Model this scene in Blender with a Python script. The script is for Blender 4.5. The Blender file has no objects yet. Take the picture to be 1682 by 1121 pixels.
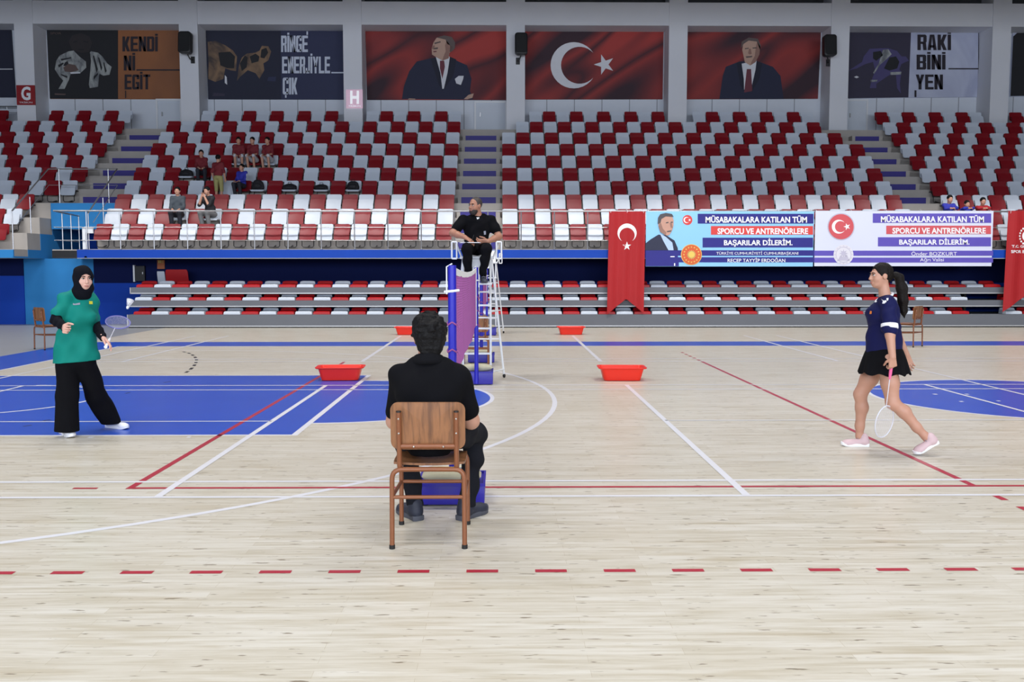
import bpy, bmesh, math, random
import numpy as np
from mathutils import Vector, Matrix
from mathutils.bvhtree import BVHTree

random.seed(7)
SC = bpy.context.scene
COL = SC.collection
PI = math.pi

# ------------------------------------------------------------------ camera
CAM_F, CAM_PITCH, CAM_YAW = 1542.0, 0.0759, 0.0119      # focal length in pixels of a 1682 px wide frame
CAM_POS = np.array([0.3216, 0.0, 1.521])
_F = np.array([math.sin(CAM_YAW) * math.cos(CAM_PITCH), math.cos(CAM_YAW) * math.cos(CAM_PITCH), -math.sin(CAM_PITCH)])
_R = np.array([math.cos(CAM_YAW), -math.sin(CAM_YAW), 0.0])
_U = np.cross(_R, _F)
cam_data = bpy.data.cameras.new('camera')
cam = bpy.data.objects.new('camera', cam_data)
COL.objects.link(cam)
cam_data.sensor_fit = 'HORIZONTAL'
cam_data.sensor_width = 36.0
cam_data.lens = CAM_F / 1682.0 * 36.0
cam_data.clip_end = 200.0
cam.matrix_world = Matrix((
    (_R[0], _U[0], -_F[0], CAM_POS[0]),
    (_R[1], _U[1], -_F[1], CAM_POS[1]),
    (_R[2], _U[2], -_F[2], CAM_POS[2]),
    (0, 0, 0, 1)))
SC.camera = cam

def aty(px, py, Y):
    """The point of the vertical plane y = Y that the photograph shows at a pixel."""
    d = _F + _R * (px - 841.0) / CAM_F - _U * (py - 560.5) / CAM_F
    return CAM_POS + d * (Y / d[1])

def atz(px, py, Z=0.0):
    d = _F + _R * (px - 841.0) / CAM_F - _U * (py - 560.5) / CAM_F
    return CAM_POS + d * ((Z - CAM_POS[2]) / d[2])

# ------------------------------------------------------------------ light
SC.view_settings.view_transform = 'Standard'
SC.view_settings.look = 'None'
SC.view_settings.gamma = 1.0
SC.view_settings.use_curve_mapping = False
SC.view_settings.exposure = 0.0
SC.cycles.use_denoising = True
SC.cycles.max_bounces = 6
SC.cycles.diffuse_bounces = 4
SC.cycles.glossy_bounces = 3
SC.cycles.sample_clamp_indirect = 6.0

world = bpy.data.worlds.new('world')
SC.world = world
world.use_nodes = True
world.node_tree.nodes['Background'].inputs[0].default_value = (0.62, 0.70, 0.85, 1)
world.node_tree.nodes['Background'].inputs[1].default_value = 0.25

def area(name, loc, rot, sx, sy, watts, color, spread):
    L = bpy.data.lights.new(name, 'AREA')
    L.shape = 'RECTANGLE'
    L.size, L.size_y = sx, sy
    L.energy = watts
    L.color = color
    L.spread = math.radians(spread)
    o = bpy.data.objects.new(name, L)
    COL.objects.link(o)
    o.location = loc
    o.rotation_euler = rot
    return o

LAMP_COL = (1.0, 0.98, 0.95)
# high-bay strip lamps in rows under the roof, reflectors cut off at the side
for ly, watts, tilt in ((1.0, 275.0, 0.0), (11.5, 350.0, 0.0), (18.6, 420.0, 33.0)):
    for lx in (-13.5, -4.5, 4.5, 13.5):
        area('ceiling_lamp', (lx, ly, 11.6), (math.radians(tilt), 0, 0), 5.0, 0.5, watts, LAMP_COL, 125)
# added cool fill light behind the camera; no window is built there
area('rear_fill_light', (0, -11.0, 5.4), (math.radians(91), 0, 0), 36, 4.5, 4600.0, (0.80, 0.88, 1.0), 160)

# ------------------------------------------------------------------ helpers: materials
def lin(c):
    c = c / 255.0
    return c / 12.92 if c <= 0.04045 else ((c + 0.055) / 1.055) ** 2.4

def rgb(r, g, b):
    return (lin(r), lin(g), lin(b), 1.0)

MATS = {}
def mat(name, col, rough=0.5, metal=0.0, var=0.06, scale=6.0, spec=0.5, coat=0.0, sss=0.0, bump=0.0, bscale=40.0, emit=0.0, double=None):
    """Procedural Principled material: a base colour with a little noise of its own."""
    if name in MATS:
        return MATS[name]
    m = bpy.data.materials.new(name)
    m.use_nodes = True
    nt = m.node_tree
    b = nt.nodes['Principled BSDF']
    b.inputs['Roughness'].default_value = rough
    b.inputs['Metallic'].default_value = metal
    b.inputs['Specular IOR Level'].default_value = spec
    b.inputs['Coat Weight'].default_value = coat
    if sss:
        b.inputs['Subsurface Weight'].default_value = sss
        b.inputs['Subsurface Radius'].default_value = (0.012, 0.005, 0.003)
    tc = nt.nodes.new('ShaderNodeTexCoord')
    nz = nt.nodes.new('ShaderNodeTexNoise')
    nz.inputs['Scale'].default_value = scale
    nz.inputs['Detail'].default_value = 4.0
    nt.links.new(tc.outputs['Object'], nz.inputs['Vector'])
    mx = nt.nodes.new('ShaderNodeMix')
    mx.data_type = 'RGBA'
    k = 1.0 - var
    mx.inputs[6].default_value = (col[0] * k, col[1] * k, col[2] * k, 1)
    k = 1.0 + var
    mx.inputs[7].default_value = (min(1, col[0] * k), min(1, col[1] * k), min(1, col[2] * k), 1)
    nt.links.new(nz.outputs['Fac'], mx.inputs[0])
    nt.links.new(mx.outputs[2], b.inputs['Base Color'])
    if bump:
        n2 = nt.nodes.new('ShaderNodeTexNoise')
        n2.inputs['Scale'].default_value = bscale
        n2.inputs['Detail'].default_value = 3.0
        nt.links.new(tc.outputs['Object'], n2.inputs['Vector'])
        bp = nt.nodes.new('ShaderNodeBump')
        bp.inputs['Strength'].default_value = bump
        bp.inputs['Distance'].default_value = 0.01
        nt.links.new(n2.outputs['Fac'], bp.inputs['Height'])
        nt.links.new(bp.outputs['Normal'], b.inputs['Normal'])
    if emit:
        nt.links.new(mx.outputs[2], b.inputs['Emission Color'])
        b.inputs['Emission Strength'].default_value = emit
    MATS[name] = m
    return m

def ramp_mat(name, stops, scale=(1, 1, 1), nscale=3.0, detail=3.0, rough=0.5, distortion=0.0, rot=0.0, wave=False):
    """Colour ramp over stretched noise: wood grain, printed cloth folds."""
    if name in MATS:
        return MATS[name]
    m = bpy.data.materials.new(name)
    m.use_nodes = True
    nt = m.node_tree
    b = nt.nodes['Principled BSDF']
    b.inputs['Roughness'].default_value = rough
    tc = nt.nodes.new('ShaderNodeTexCoord')
    mr = nt.nodes.new('ShaderNodeMapping')
    mr.inputs['Rotation'].default_value = (0, rot, 0)
    nt.links.new(tc.outputs['Object'], mr.inputs['Vector'])
    mp = nt.nodes.new('ShaderNodeMapping')
    mp.inputs['Scale'].default_value = scale
    nt.links.new(mr.outputs[0], mp.inputs['Vector'])
    nz = nt.nodes.new('ShaderNodeTexNoise')
    nz.inputs['Scale'].default_value = nscale
    nz.inputs['Detail'].default_value = detail
    nz.inputs['Distortion'].default_value = distortion
    nt.links.new(mp.outputs[0], nz.inputs['Vector'])
    cr = nt.nodes.new('ShaderNodeValToRGB')
    el = cr.color_ramp.elements
    while len(el) < len(stops):
        el.new(0.5)
    for e, (p, c) in zip(el, stops):
        e.position = p
        e.color = c
    nt.links.new(nz.outputs['Fac'], cr.inputs[0])
    nt.links.new(cr.outputs[0], b.inputs['Base Color'])
    MATS[name] = m
    return m

# ------------------------------------------------------------------ helpers: objects
def tag(o, label=None, cat=None, group=None, kind=None):
    if label: o['label'] = label
    if cat: o['category'] = cat
    if group: o['group'] = group
    if kind: o['kind'] = kind
    return o

def empty(name, loc=(0, 0, 0), rz=0.0, label=None, cat=None, group=None):
    o = bpy.data.objects.new(name, None)
    o.empty_display_size = 0.1
    COL.objects.link(o)
    o.location = loc
    o.rotation_euler = (0, 0, rz)
    return tag(o, label, cat, group)

def copy_tree(o, parent=None):
    c = o.copy()
    COL.objects.link(c)
    c.parent = parent
    for ch in list(o.children):
        copy_tree(ch, c)
    return c

class MB:
    """A bag of faces that becomes one mesh object."""
    def __init__(s):
        s.v, s.f, s.mi, s.mats = [], [], [], []
        s.xf = None
    def slot(s, m):
        if m is None:
            return 0
        if m not in s.mats:
            s.mats.append(m)
        return s.mats.index(m)
    def add(s, vs, fs, m=None):
        o = len(s.v)
        if s.xf is not None:
            vs = [tuple(s.xf @ Vector(p)) for p in vs]
        s.v += [tuple(float(c) for c in p) for p in vs]
        s.f += [tuple(i + o for i in f) for f in fs]
        s.mi += [s.slot(m)] * len(fs)
        return s
    def box(s, lo, hi, m=None):
        x0, y0, z0 = lo; x1, y1, z1 = hi
        return s.add([(x0, y0, z0), (x1, y0, z0), (x1, y1, z0), (x0, y1, z0), (x0, y0, z1), (x1, y0, z1), (x1, y1, z1), (x0, y1, z1)],
                     [(0, 3, 2, 1), (4, 5, 6, 7), (0, 1, 5, 4), (1, 2, 6, 5), (2, 3, 7, 6), (3, 0, 4, 7)], m)
    def bbox(s, lo, hi, b=0.005, m=None):
        """box with chamfered vertical and horizontal edges"""
        bm = bmesh.new()
        x0, y0, z0 = lo; x1, y1, z1 = hi
        vs = [bm.verts.new(p) for p in [(x0, y0, z0), (x1, y0, z0), (x1, y1, z0), (x0, y1, z0), (x0, y0, z1), (x1, y0, z1), (x1, y1, z1), (x0, y1, z1)]]
        for f in [(0, 3, 2, 1), (4, 5, 6, 7), (0, 1, 5, 4), (1, 2, 6, 5), (2, 3, 7, 6), (3, 0, 4, 7)]:
            bm.faces.new([vs[i] for i in f])
        bmesh.ops.bevel(bm, geom=list(bm.edges), offset=b, segments=2, profile=0.6, affect='EDGES')
        bm.verts.index_update()
        s.add([tuple(v.co) for v in bm.verts], [tuple(v.index for v in f.verts) for f in bm.faces], m)
        bm.free()
        return s
    def quad(s, a, b, c, d, m=None):
        return s.add([a, b, c, d], [(0, 1, 2, 3)], m)
    def loft(s, rings, m=None, cap0=True, cap1=True, closed=True):
        n = len(rings[0]); vs = []; fs = []
        for r in rings:
            vs += [tuple(p) for p in r]
        for i in range(len(rings) - 1):
            for j in range(n if closed else n - 1):
                a = i * n + j; b = i * n + (j + 1) % n
                fs.append((a, b, b + n, a + n))
        if cap0: fs.append(tuple(reversed(range(n))))
        if cap1: fs.append(tuple((len(rings) - 1) * n + j for j in range(n)))
        return s.add(vs, fs, m)
    def tube(s, pts, r, n=10, m=None, closed=False, flat=1.0):
        """round tube along a polyline; r a number or one per point; flat squashes it sideways"""
        P = [Vector(p) for p in pts]
        k = len(P)
        rr = list(r) if hasattr(r, '__len__') else [r] * k
        T = []
        for i in range(k):
            if closed:
                t = P[(i + 1) % k] - P[i - 1]
            else:
                t = P[min(i + 1, k - 1)] - P[max(i - 1, 0)]
            T.append(t.normalized())
        up = Vector((0, 0, 1)) if abs(T[0].z) < 0.9 else Vector((0, 1, 0))
        N = (up - T[0] * up.dot(T[0])).normalized()
        rings = []
        for i in range(k):
            N = (N - T[i] * N.dot(T[i])).normalized()
            B = T[i].cross(N)
            rings.append([tuple(P[i] + (N * math.cos(2 * PI * j / n) + B * (flat * math.sin(2 * PI * j / n))) * rr[i]) for j in range(n)])
        if closed:
            rings.append(rings[0])
            return s.loft(rings, m, False, False)
        return s.loft(rings, m)
    def lathe(s, prof, n=24, c=(0, 0, 0), m=None):
        rings = [[(c[0] + r * math.cos(2 * PI * j / n), c[1] + r * math.sin(2 * PI * j / n), c[2] + z) for j in range(n)] for r, z in prof]
        return s.loft(rings, m, prof[0][0] > 1e-6, prof[-1][0] > 1e-6)
    def ball(s, c, r, n=12, m=None):
        r3 = r if hasattr(r, '__len__') else (r, r, r)
        rings = []
        h = n // 2
        for i in range(h + 1):
            a = -PI / 2 + PI * (i if 0 < i < h else (0.02 if i == 0 else h - 0.02)) / h
            rings.append([(c[0] + r3[0] * math.cos(a) * math.cos(2 * PI * j / n), c[1] + r3[1] * math.cos(a) * math.sin(2 * PI * j / n), c[2] + r3[2] * math.sin(a)) for j in range(n)])
        return s.loft(rings, m)
    def prism(s, pts, y0, y1, m=None):
        """polygon in x,z pushed from y0 to y1"""
        n = len(pts)
        vs = [(p[0], y0, p[1]) for p in pts] + [(p[0], y1, p[1]) for p in pts]
        fs = [tuple(range(n)), tuple(reversed(range(n, 2 * n)))]
        fs += [(i, i + n, (i + 1) % n + n, (i + 1) % n) for i in range(n)]
        return s.add(vs, fs, m)
    def build(s, name, m=None, parent=None, smooth=None, loc=None):
        me = bpy.data.meshes.new(name)
        me.from_pydata(s.v, [], s.f)
        ml = list(s.mats)
        if not ml and m is not None:
            ml = [m]
        elif m is not None and m not in ml and not s.mats:
            ml = [m]
        for x in ml:
            me.materials.append(x)
        if len(ml) > 1:
            me.polygons.foreach_set('material_index', s.mi)
        bm = bmesh.new()
        bm.from_mesh(me)
        bmesh.ops.recalc_face_normals(bm, faces=bm.faces) if smooth != 'raw' else None
        bm.to_mesh(me)
        bm.free()
        if smooth and smooth != 'raw':
            me.polygons.foreach_set('use_smooth', [True] * len(me.polygons))
            me.set_sharp_from_angle(angle=math.radians(smooth))
        me.update()
        o = bpy.data.objects.new(name, me)
        COL.objects.link(o)
        if parent is not None:
            o.parent = parent
        if loc is not None:
            o.location = loc
        return o

def struct(o):
    o['kind'] = 'structure'
    return o

def rrect(w, d, r, n=4, cx=0.0, cy=0.0):
    """rounded rectangle outline, counter-clockwise"""
    out = []
    for sx, sy, a0 in ((1, 1, 0), (-1, 1, PI / 2), (-1, -1, PI), (1, -1, 1.5 * PI)):
        for i in range(n + 1):
            a = a0 + PI / 2 * i / n
            out.append((cx + sx * (w / 2 - r) + r * math.cos(a), cy + sy * (d / 2 - r) + r * math.sin(a)))
    return out

# ------------------------------------------------------------------ helpers: lettering
_TXT = {}
def text_geo(body, bold=0.02):
    """outline text as filled triangles, scaled to a unit box; also its aspect"""
    key = (body, bold)
    if key in _TXT:
        return _TXT[key]
    c = bpy.data.curves.new('text', 'FONT')
    c.body = body
    c.resolution_u = 3
    c.offset = bold
    o = bpy.data.objects.new('text', c)
    COL.objects.link(o)
    bpy.context.view_layer.update()
    me = bpy.data.meshes.new_from_object(o.evaluated_get(bpy.context.evaluated_depsgraph_get()))
    vs = np.array([v.co[:2] for v in me.vertices])
    fs = [tuple(p.vertices) for p in me.polygons]
    lo, hi = vs.min(0), vs.max(0)
    asp = (hi[0] - lo[0]) / (hi[1] - lo[1])
    vs = (vs - lo) / (hi - lo)
    bpy.data.objects.remove(o)
    bpy.data.curves.remove(c)
    bpy.data.meshes.remove(me)
    _TXT[key] = (vs, fs, asp)
    return _TXT[key]

class Flat:
    """Something printed flat on a vertical plane y = Y; shapes are given at the photograph's pixels, layers lie 3 mm apart."""
    def __init__(s, Y):
        s.Y = Y
        s.b = MB()
    def P(s, x, y, layer=0):
        p = aty(x, y, s.Y)
        k = -0.004 * layer
        return (p[0], s.Y + k, p[2])
    def poly(s, pts, m, layer=1):
        s.b.add([s.P(x, y, layer) for x, y in pts], [tuple(range(len(pts)))], m)
        return s
    def rect(s, x0, y0, x1, y1, m, layer=1):
        return s.poly([(x0, y1), (x1, y1), (x1, y0), (x0, y0)], m, layer)
    def disc(s, cx, cy, rx, ry, m, layer=1, n=28, a0=0.0, a1=360.0, rot=0.0):
        pts = []
        for i in range(n):
            a = math.radians(a0 + (a1 - a0) * i / (n if a1 - a0 >= 360 else n - 1))
            x, y = rx * math.cos(a), ry * math.sin(a)
            pts.append((cx + x * math.cos(rot) - y * math.sin(rot), cy + x * math.sin(rot) + y * math.cos(rot)))
        return s.poly(list(reversed(pts)), m, layer)
    def ring(s, cx, cy, r, w, m, layer=1, n=32):
        vs, fs = [], []
        for i in range(n):
            a = 2 * PI * i / n
            vs.append(s.P(cx + r * math.cos(a), cy + r * math.sin(a), layer))
            vs.append(s.P(cx + (r - w) * math.cos(a), cy + (r - w) * math.sin(a), layer))
        for i in range(n):
            j = (i + 1) % n
            fs.append((2 * i, 2 * i + 1, 2 * j + 1, 2 * j))
        s.b.add(vs, fs, m)
        return s
    def crescent(s, cx, cy, R, m, layer=1, ang=0.0, sx=1.0):
        """crescent opening towards angle ang (0 = to the right, 90 = up)"""
        r, d = R * 0.80, R * 0.25
        x = (R * R - r * r + d * d) / (2 * d)
        y = math.sqrt(max(0, R * R - x * x))
        a1 = math.atan2(y, x); b1 = math.atan2(y, x - d)
        n = 26
        vs, fs = [], []
        for i in range(n + 1):
            t = i / n
            a = a1 + (2 * PI - 2 * a1) * t
            b = b1 + (2 * PI - 2 * b1) * t
            for (px, py) in ((R * math.cos(a), R * math.sin(a)), (d + r * math.cos(b), r * math.sin(b))):
                c, q = math.cos(ang), math.sin(ang)
                X, Y = px * c - py * q, px * q + py * c
                vs.append(s.P(cx + X * sx, cy - Y, layer))
        for i in range(n):
            fs.append((2 * i, 2 * i + 1, 2 * i + 3, 2 * i + 2))
        s.b.add(vs, fs, m)
        return s
    def star(s, cx, cy, R, m, layer=1, ang=0.0, sx=1.0, npt=5, inner=0.382):
        c = [s.P(cx, cy, layer)]
        for i in range(2 * npt):
            a = ang + PI * i / npt
            r = R if i % 2 == 0 else R * inner
            c.append(s.P(cx + r * math.cos(a) * sx, cy - r * math.sin(a), layer))
        s.b.add(c, [(0, i + 1, (i + 1) % (2 * npt) + 1) for i in range(2 * npt)], m)
        return s
    def text(s, body, x0, y0, x1, y1, m, layer=2, bold=0.02):
        vs, fs, asp = text_geo(body, bold)
        s.b.add([s.P(x0 + (x1 - x0) * u, y1 + (y0 - y1) * v, layer) for u, v in vs], fs, m)
        return s
    def build(s, name, parent=None):
        return s.b.build(name, None, parent)
# ------------------------------------------------------------------ materials of the place
def wood_floor():
    m = bpy.data.materials.new('sports_parquet')
    m.use_nodes = True
    nt = m.node_tree
    b = nt.nodes['Principled BSDF']
    tc = nt.nodes.new('ShaderNodeTexCoord')
    br = nt.nodes.new('ShaderNodeTexBrick')
    br.offset = 0.37
    br.inputs['Color1'].default_value = rgb(216, 211, 200)
    br.inputs['Color2'].default_value = rgb(205, 198, 183)
    br.inputs['Mortar'].default_value = rgb(184, 172, 150)
    br.inputs['Scale'].default_value = 1.0
    br.inputs['Mortar Size'].default_value = 0.0008
    br.inputs['Mortar Smooth'].default_value = 0.3
    br.inputs['Brick Width'].default_value = 1.05
    br.inputs['Row Height'].default_value = 0.068
    nt.links.new(tc.outputs['Object'], br.inputs['Vector'])
    def noise(scale, sc, detail, rough=0.5):
        mp = nt.nodes.new('ShaderNodeMapping')
        mp.inputs['Scale'].default_value = sc
        nt.links.new(tc.outputs['Object'], mp.inputs['Vector'])
        n = nt.nodes.new('ShaderNodeTexNoise')
        n.inputs['Scale'].default_value = scale
        n.inputs['Detail'].default_value = detail
        n.inputs['Roughness'].default_value = rough
        nt.links.new(mp.outputs[0], n.inputs['Vector'])
        return n
    def ramp(src, stops):
        r = nt.nodes.new('ShaderNodeValToRGB')
        for e, (p, c) in zip(r.color_ramp.elements, stops):
            e.position = p; e.color = c
        nt.links.new(src.outputs['Fac'], r.inputs[0])
        return r
    def mult(a, c, fac=1.0):
        x = nt.nodes.new('ShaderNodeMix')
        x.data_type = 'RGBA'; x.blend_type = 'MULTIPLY'
        x.inputs[0].default_value = fac
        nt.links.new(a, x.inputs[6]); nt.links.new(c, x.inputs[7])
        return x.outputs[2]
    grain = ramp(noise(1.0, (2.2, 30.0, 1.0), 6.0, 0.65), ((0.30, (0.77, 0.73, 0.64, 1)), (0.58, (1, 1, 1, 1))))
    heart = ramp(noise(1.0, (1.1, 9.0, 1.0), 3.0), ((0.30, (0.86, 0.82, 0.74, 1)), (0.42, (1, 1, 1, 1))))
    knots = ramp(noise(1.0, (8.0, 36.0, 1.0), 3.0), ((0.305, (0.36, 0.31, 0.25, 1)), (0.355, (1, 1, 1, 1))))
    c = mult(br.outputs['Color'], grain.outputs[0])
    c = mult(c, heart.outputs[0], 0.8)
    c = mult(c, knots.outputs[0], 0.9)
    nt.links.new(c, b.inputs['Base Color'])
    b.inputs['Roughness'].default_value = 0.30
    b.inputs['Specular IOR Level'].default_value = 0.33
    return m

M_WOOD = wood_floor()
M_GREYFLOOR = mat('grey_floor', rgb(150, 152, 155), 0.35, scale=2)
M_LWHITE = mat('white_court_paint', rgb(226, 226, 232), 0.3, var=0.03)
M_LRED = mat('red_court_paint', rgb(176, 40, 58), 0.3, var=0.05)
M_LBLUE = mat('blue_court_paint', rgb(38, 80, 186), 0.30, spec=0.33, var=0.07, scale=1.5)
M_LBLACK = mat('black_court_marks', rgb(45, 45, 48), 0.4)
M_CONC = mat('stand_concrete', rgb(172, 166, 160), 0.85, var=0.1, scale=3, bump=0.15)
M_STEPBLUE = mat('step_nosing_blue', rgb(52, 44, 130), 0.6)
M_BAND = mat('fascia_blue', rgb(16, 66, 168), 0.6, spec=0.25, var=0.08, scale=2)
M_NAVY = mat('navy_shaded_wall_paint', rgb(13, 24, 70), 0.85, spec=0.15, var=0.08, scale=1.2)  # dark blue paint with the overhang's shade mixed into the colour
M_ROYAL = mat('royal_wall_paint', rgb(21, 66, 170), 0.75, spec=0.2, var=0.08, scale=1.5)
M_SKYBLUE = mat('light_blue_wall_paint', rgb(50, 130, 194), 0.7, spec=0.2, var=0.08, scale=1.0)
M_WALL = mat('white_wall_plaster', rgb(222, 224, 230), 0.8, var=0.04, scale=1.0)
M_PANELW = mat('white_wall_panel', rgb(214, 220, 230), 0.6, var=0.03)
M_SEAM = mat('panel_seam', rgb(150, 154, 162), 0.7)
M_DARKROOF = mat('dark_roof_sheet', rgb(84, 86, 92), 0.8)
M_HALLWALL = mat('hall_wall_paint', rgb(170, 175, 184), 0.8)
M_BLACKP = mat('black_plastic', rgb(24, 24, 27), 0.5)
M_STEEL = mat('brushed_steel', rgb(176, 176, 178), 0.32, metal=0.85, var=0.05, scale=20)
M_WHITEMETAL = mat('white_painted_metal', rgb(226, 228, 232), 0.35, var=0.03)
M_DOOR = mat('white_door', rgb(205, 212, 222), 0.55, var=0.02)

# ------------------------------------------------------------------ floor with its court markings
def build_floor():
    f = MB()
    f.quad((-24, -12, 0), (24, -12, 0), (24, 34, 0), (-24, 34, 0), M_WOOD)
    def strip(x0, y0, x1, y1, w, m, z):
        d = Vector((x1 - x0, y1 - y0, 0)).normalized()
        n = Vector((-d.y, d.x, 0)) * w / 2
        f.quad((x0 - n.x, y0 - n.y, z), (x1 - n.x, y1 - n.y, z), (x1 + n.x, y1 + n.y, z), (x0 + n.x, y0 + n.y, z), m)
    def arc(cx, cy, r, w, a0, a1, m, z, n=72):
        pts = []
        for i in range(n + 1):
            a = math.radians(a0 + (a1 - a0) * i / n)
            pts.append((math.cos(a), math.sin(a)))
        vs = []
        for c, q in pts:
            vs += [(cx + (r + w / 2) * c, cy + (r + w / 2) * q, z), (cx + (r - w / 2) * c, cy + (r - w / 2) * q, z)]
        f.add(vs, [(2 * i, 2 * i + 2, 2 * i + 3, 2 * i + 1) for i in range(n)], m)
    def disc(cx, cy, r, a0, a1, m, z, n=48):
        vs = [(cx, cy, z)] + [(cx + r * math.cos(math.radians(a0 + (a1 - a0) * i / n)), cy + r * math.sin(math.radians(a0 + (a1 - a0) * i / n)), z) for i in range(n + 1)]
        f.add(vs, [(0, i + 1, i + 2) for i in range(n)], m)
    Z1, Z2, Z3, Z4 = 0.0006, 0.0012, 0.0018, 0.0024
    # grey surround left of the basketball court
    f.quad((-24, -12, Z1), (-8.47, -12, Z1), (-8.47, 30, Z1), (-24, 30, Z1), M_GREYFLOOR)
    # basketball: blue border, key, circles
    f.quad((-8.47, 4, Z1), (-7.28, 4, Z1), (-7.28, 19.8, Z1), (-8.47, 19.8, Z1), M_LBLUE)
    f.quad((-7.28, 18.68, Z1), (22, 18.68, Z1), (22, 19.8, Z1), (-7.28, 19.8, Z1), M_LBLUE)
    f.quad((-7.28, 8.6, Z1), (-1.58, 8.6, Z1), (-1.58, 13.48, Z1), (-7.28, 13.48, Z1), M_LBLUE)
    disc(-1.58, 11.04, 1.8, -90, 90, M_LBLUE, Z1)
    disc(6.62, 11.04, 1.8, 0, 360, M_LBLUE, Z1)
    strip(-7.26, 4, -7.26, 18.68, 0.05, M_LWHITE, Z2)
    strip(-7.26, 18.66, 22, 18.66, 0.05, M_LWHITE, Z2)
    strip(-7.26, 8.58, -1.56, 8.58, 0.05, M_LWHITE, Z2)
    strip(-7.26, 13.49, -1.56, 13.49, 0.05, M_LWHITE, Z2)
    strip(-1.58, 8.56, -1.58, 13.51, 0.06, M_LWHITE, Z3)
    arc(-1.58, 11.04, 1.8, 0.05, -90, 90, M_LWHITE, Z2)
    arc(6.62, 11.04, 1.8, 0.05, 0, 360, M_LWHITE, Z2)
    arc(-5.8, 11.04, 6.75, 0.055, -98, 98, M_LWHITE, Z2)
    arc(-5.8, 11.04, 1.32, 0.05, -90, 90, M_LWHITE, Z2)
    # two badminton courts side by side
    for y0 in (6.214, 15.507):
        w = 0.046 if y0 < 10 else 0.058
        for dy in (0, 0.46, 5.64, 6.1):
            if y0 > 10 and dy > 5:
                continue
            strip(-6.72, y0 + dy, 9 if y0 < 10 else 15, y0 + dy, w, M_LWHITE, Z3)
        for sx in (-1, 1):
            strip(sx * 1.98, y0, sx * 1.98, y0 + 6.1, w + 0.008, M_LWHITE, Z4)
            strip(sx * 5.94, y0, sx * 5.94, y0 + 6.1, w, M_LWHITE, Z4)
            strip(sx * 6.7, y0, sx * 6.7, y0 + 6.1, w, M_LWHITE, Z4)
            strip(sx * 1.98, y0 + 3.16, sx * (6.7 if sx < 0 else 9), y0 + 3.16, w * 0.8, M_LWHITE, Z4) if y0 < 10 else None
    strip(6.7, 12.3, 6.7, 15.5, 0.046, M_LWHITE, Z4)
    strip(-6.7, 12.3, -6.7, 15.5, 0.046, M_LWHITE, Z4)
    # volleyball court in red
    for x in (-2.265, 3.655):
        strip(x, 6.46, x, 15.46, 0.05, M_LRED, Z2)
    strip(-2.29, 6.48, 9.7, 6.48, 0.045, M_LRED, Z2 + 0.0003)
    strip(-2.66, 6.48, -2.49, 6.48, 0.04, M_LRED, Z2)
    for y in (6.07, 5.76, 5.42):
        strip(3.655, y, 3.655, y + 0.14, 0.05, M_LRED, Z2)
    for k in range(5):
        strip(3.655, 15.62 + k * 0.36, 3.655, 15.78 + k * 0.36, 0.05, M_LRED, Z2)
    x0 = float(atz(679, 940)[0])
    for k in range(-8, 13):
        strip(x0 + k * 0.3475 - 0.08, 4.645, x0 + k * 0.3475 + 0.08, 4.645, 0.045, M_LRED, Z2)
    # a dashed black arc and scuffs
    pts = [atz(x, y) for x, y in ((298, 577.5), (307, 579.5), (314, 582), (319, 585.5), (322.5, 589.5), (323, 593.5), (321, 598), (317.5, 603), (311, 609), (303, 614))]
    for p, q in zip(pts[:-1], pts[1:]):
        a = p * 0.75 + q * 0.25; c = p * 0.25 + q * 0.75
        strip(a[0], a[1], c[0], c[1], 0.05, M_LBLACK, Z2)
    for x, y, w in ((1536, 648, 7), (1588, 648, 6), (1579, 660, 6), (1640, 659, 6), (149, 719, 9), (310, 718.5, 6)):
        a, c = atz(x - w / 2, y), atz(x + w / 2, y)
        strip(a[0], a[1], c[0], c[1], 0.06, M_LWHITE, Z2)
    for x, y, w in ((45, 700, 14), (77, 691, 12), (210, 646, 8), (275, 628, 12)):
        a, c = atz(x - w / 2, y + 1), atz(x + w / 2, y - 1)
        strip(a[0], a[1], c[0], c[1], 0.03, M_LBLACK, Z2)
    return struct(f.build('floor', smooth='raw'))
floor = build_floor()

# ------------------------------------------------------------------ hall shell
def wall(name, lo, hi, m):
    return struct(MB().box(lo, hi, m).build(name))
wall('wall_left', (-24.3, -12.3, -0.1), (-24, 36, 13.2), M_HALLWALL)
wall('wall_right', (24, -12.3, -0.1), (24.3, 36, 13.2), M_HALLWALL)
wall('wall_front', (-24, -12.3, -0.1), (24, -12, 13.2), M_HALLWALL)
wall('ceiling', (-24.3, -12.3, 13.0), (24.3, 36, 13.2), M_DARKROOF)

# added unseen girder, placed so its lower edge shades the upper rows from the lamps
struct(MB().box((-24, 21.3, 8.86), (24, 21.7, 13.0), M_HALLWALL).build('trim_9'))

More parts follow.
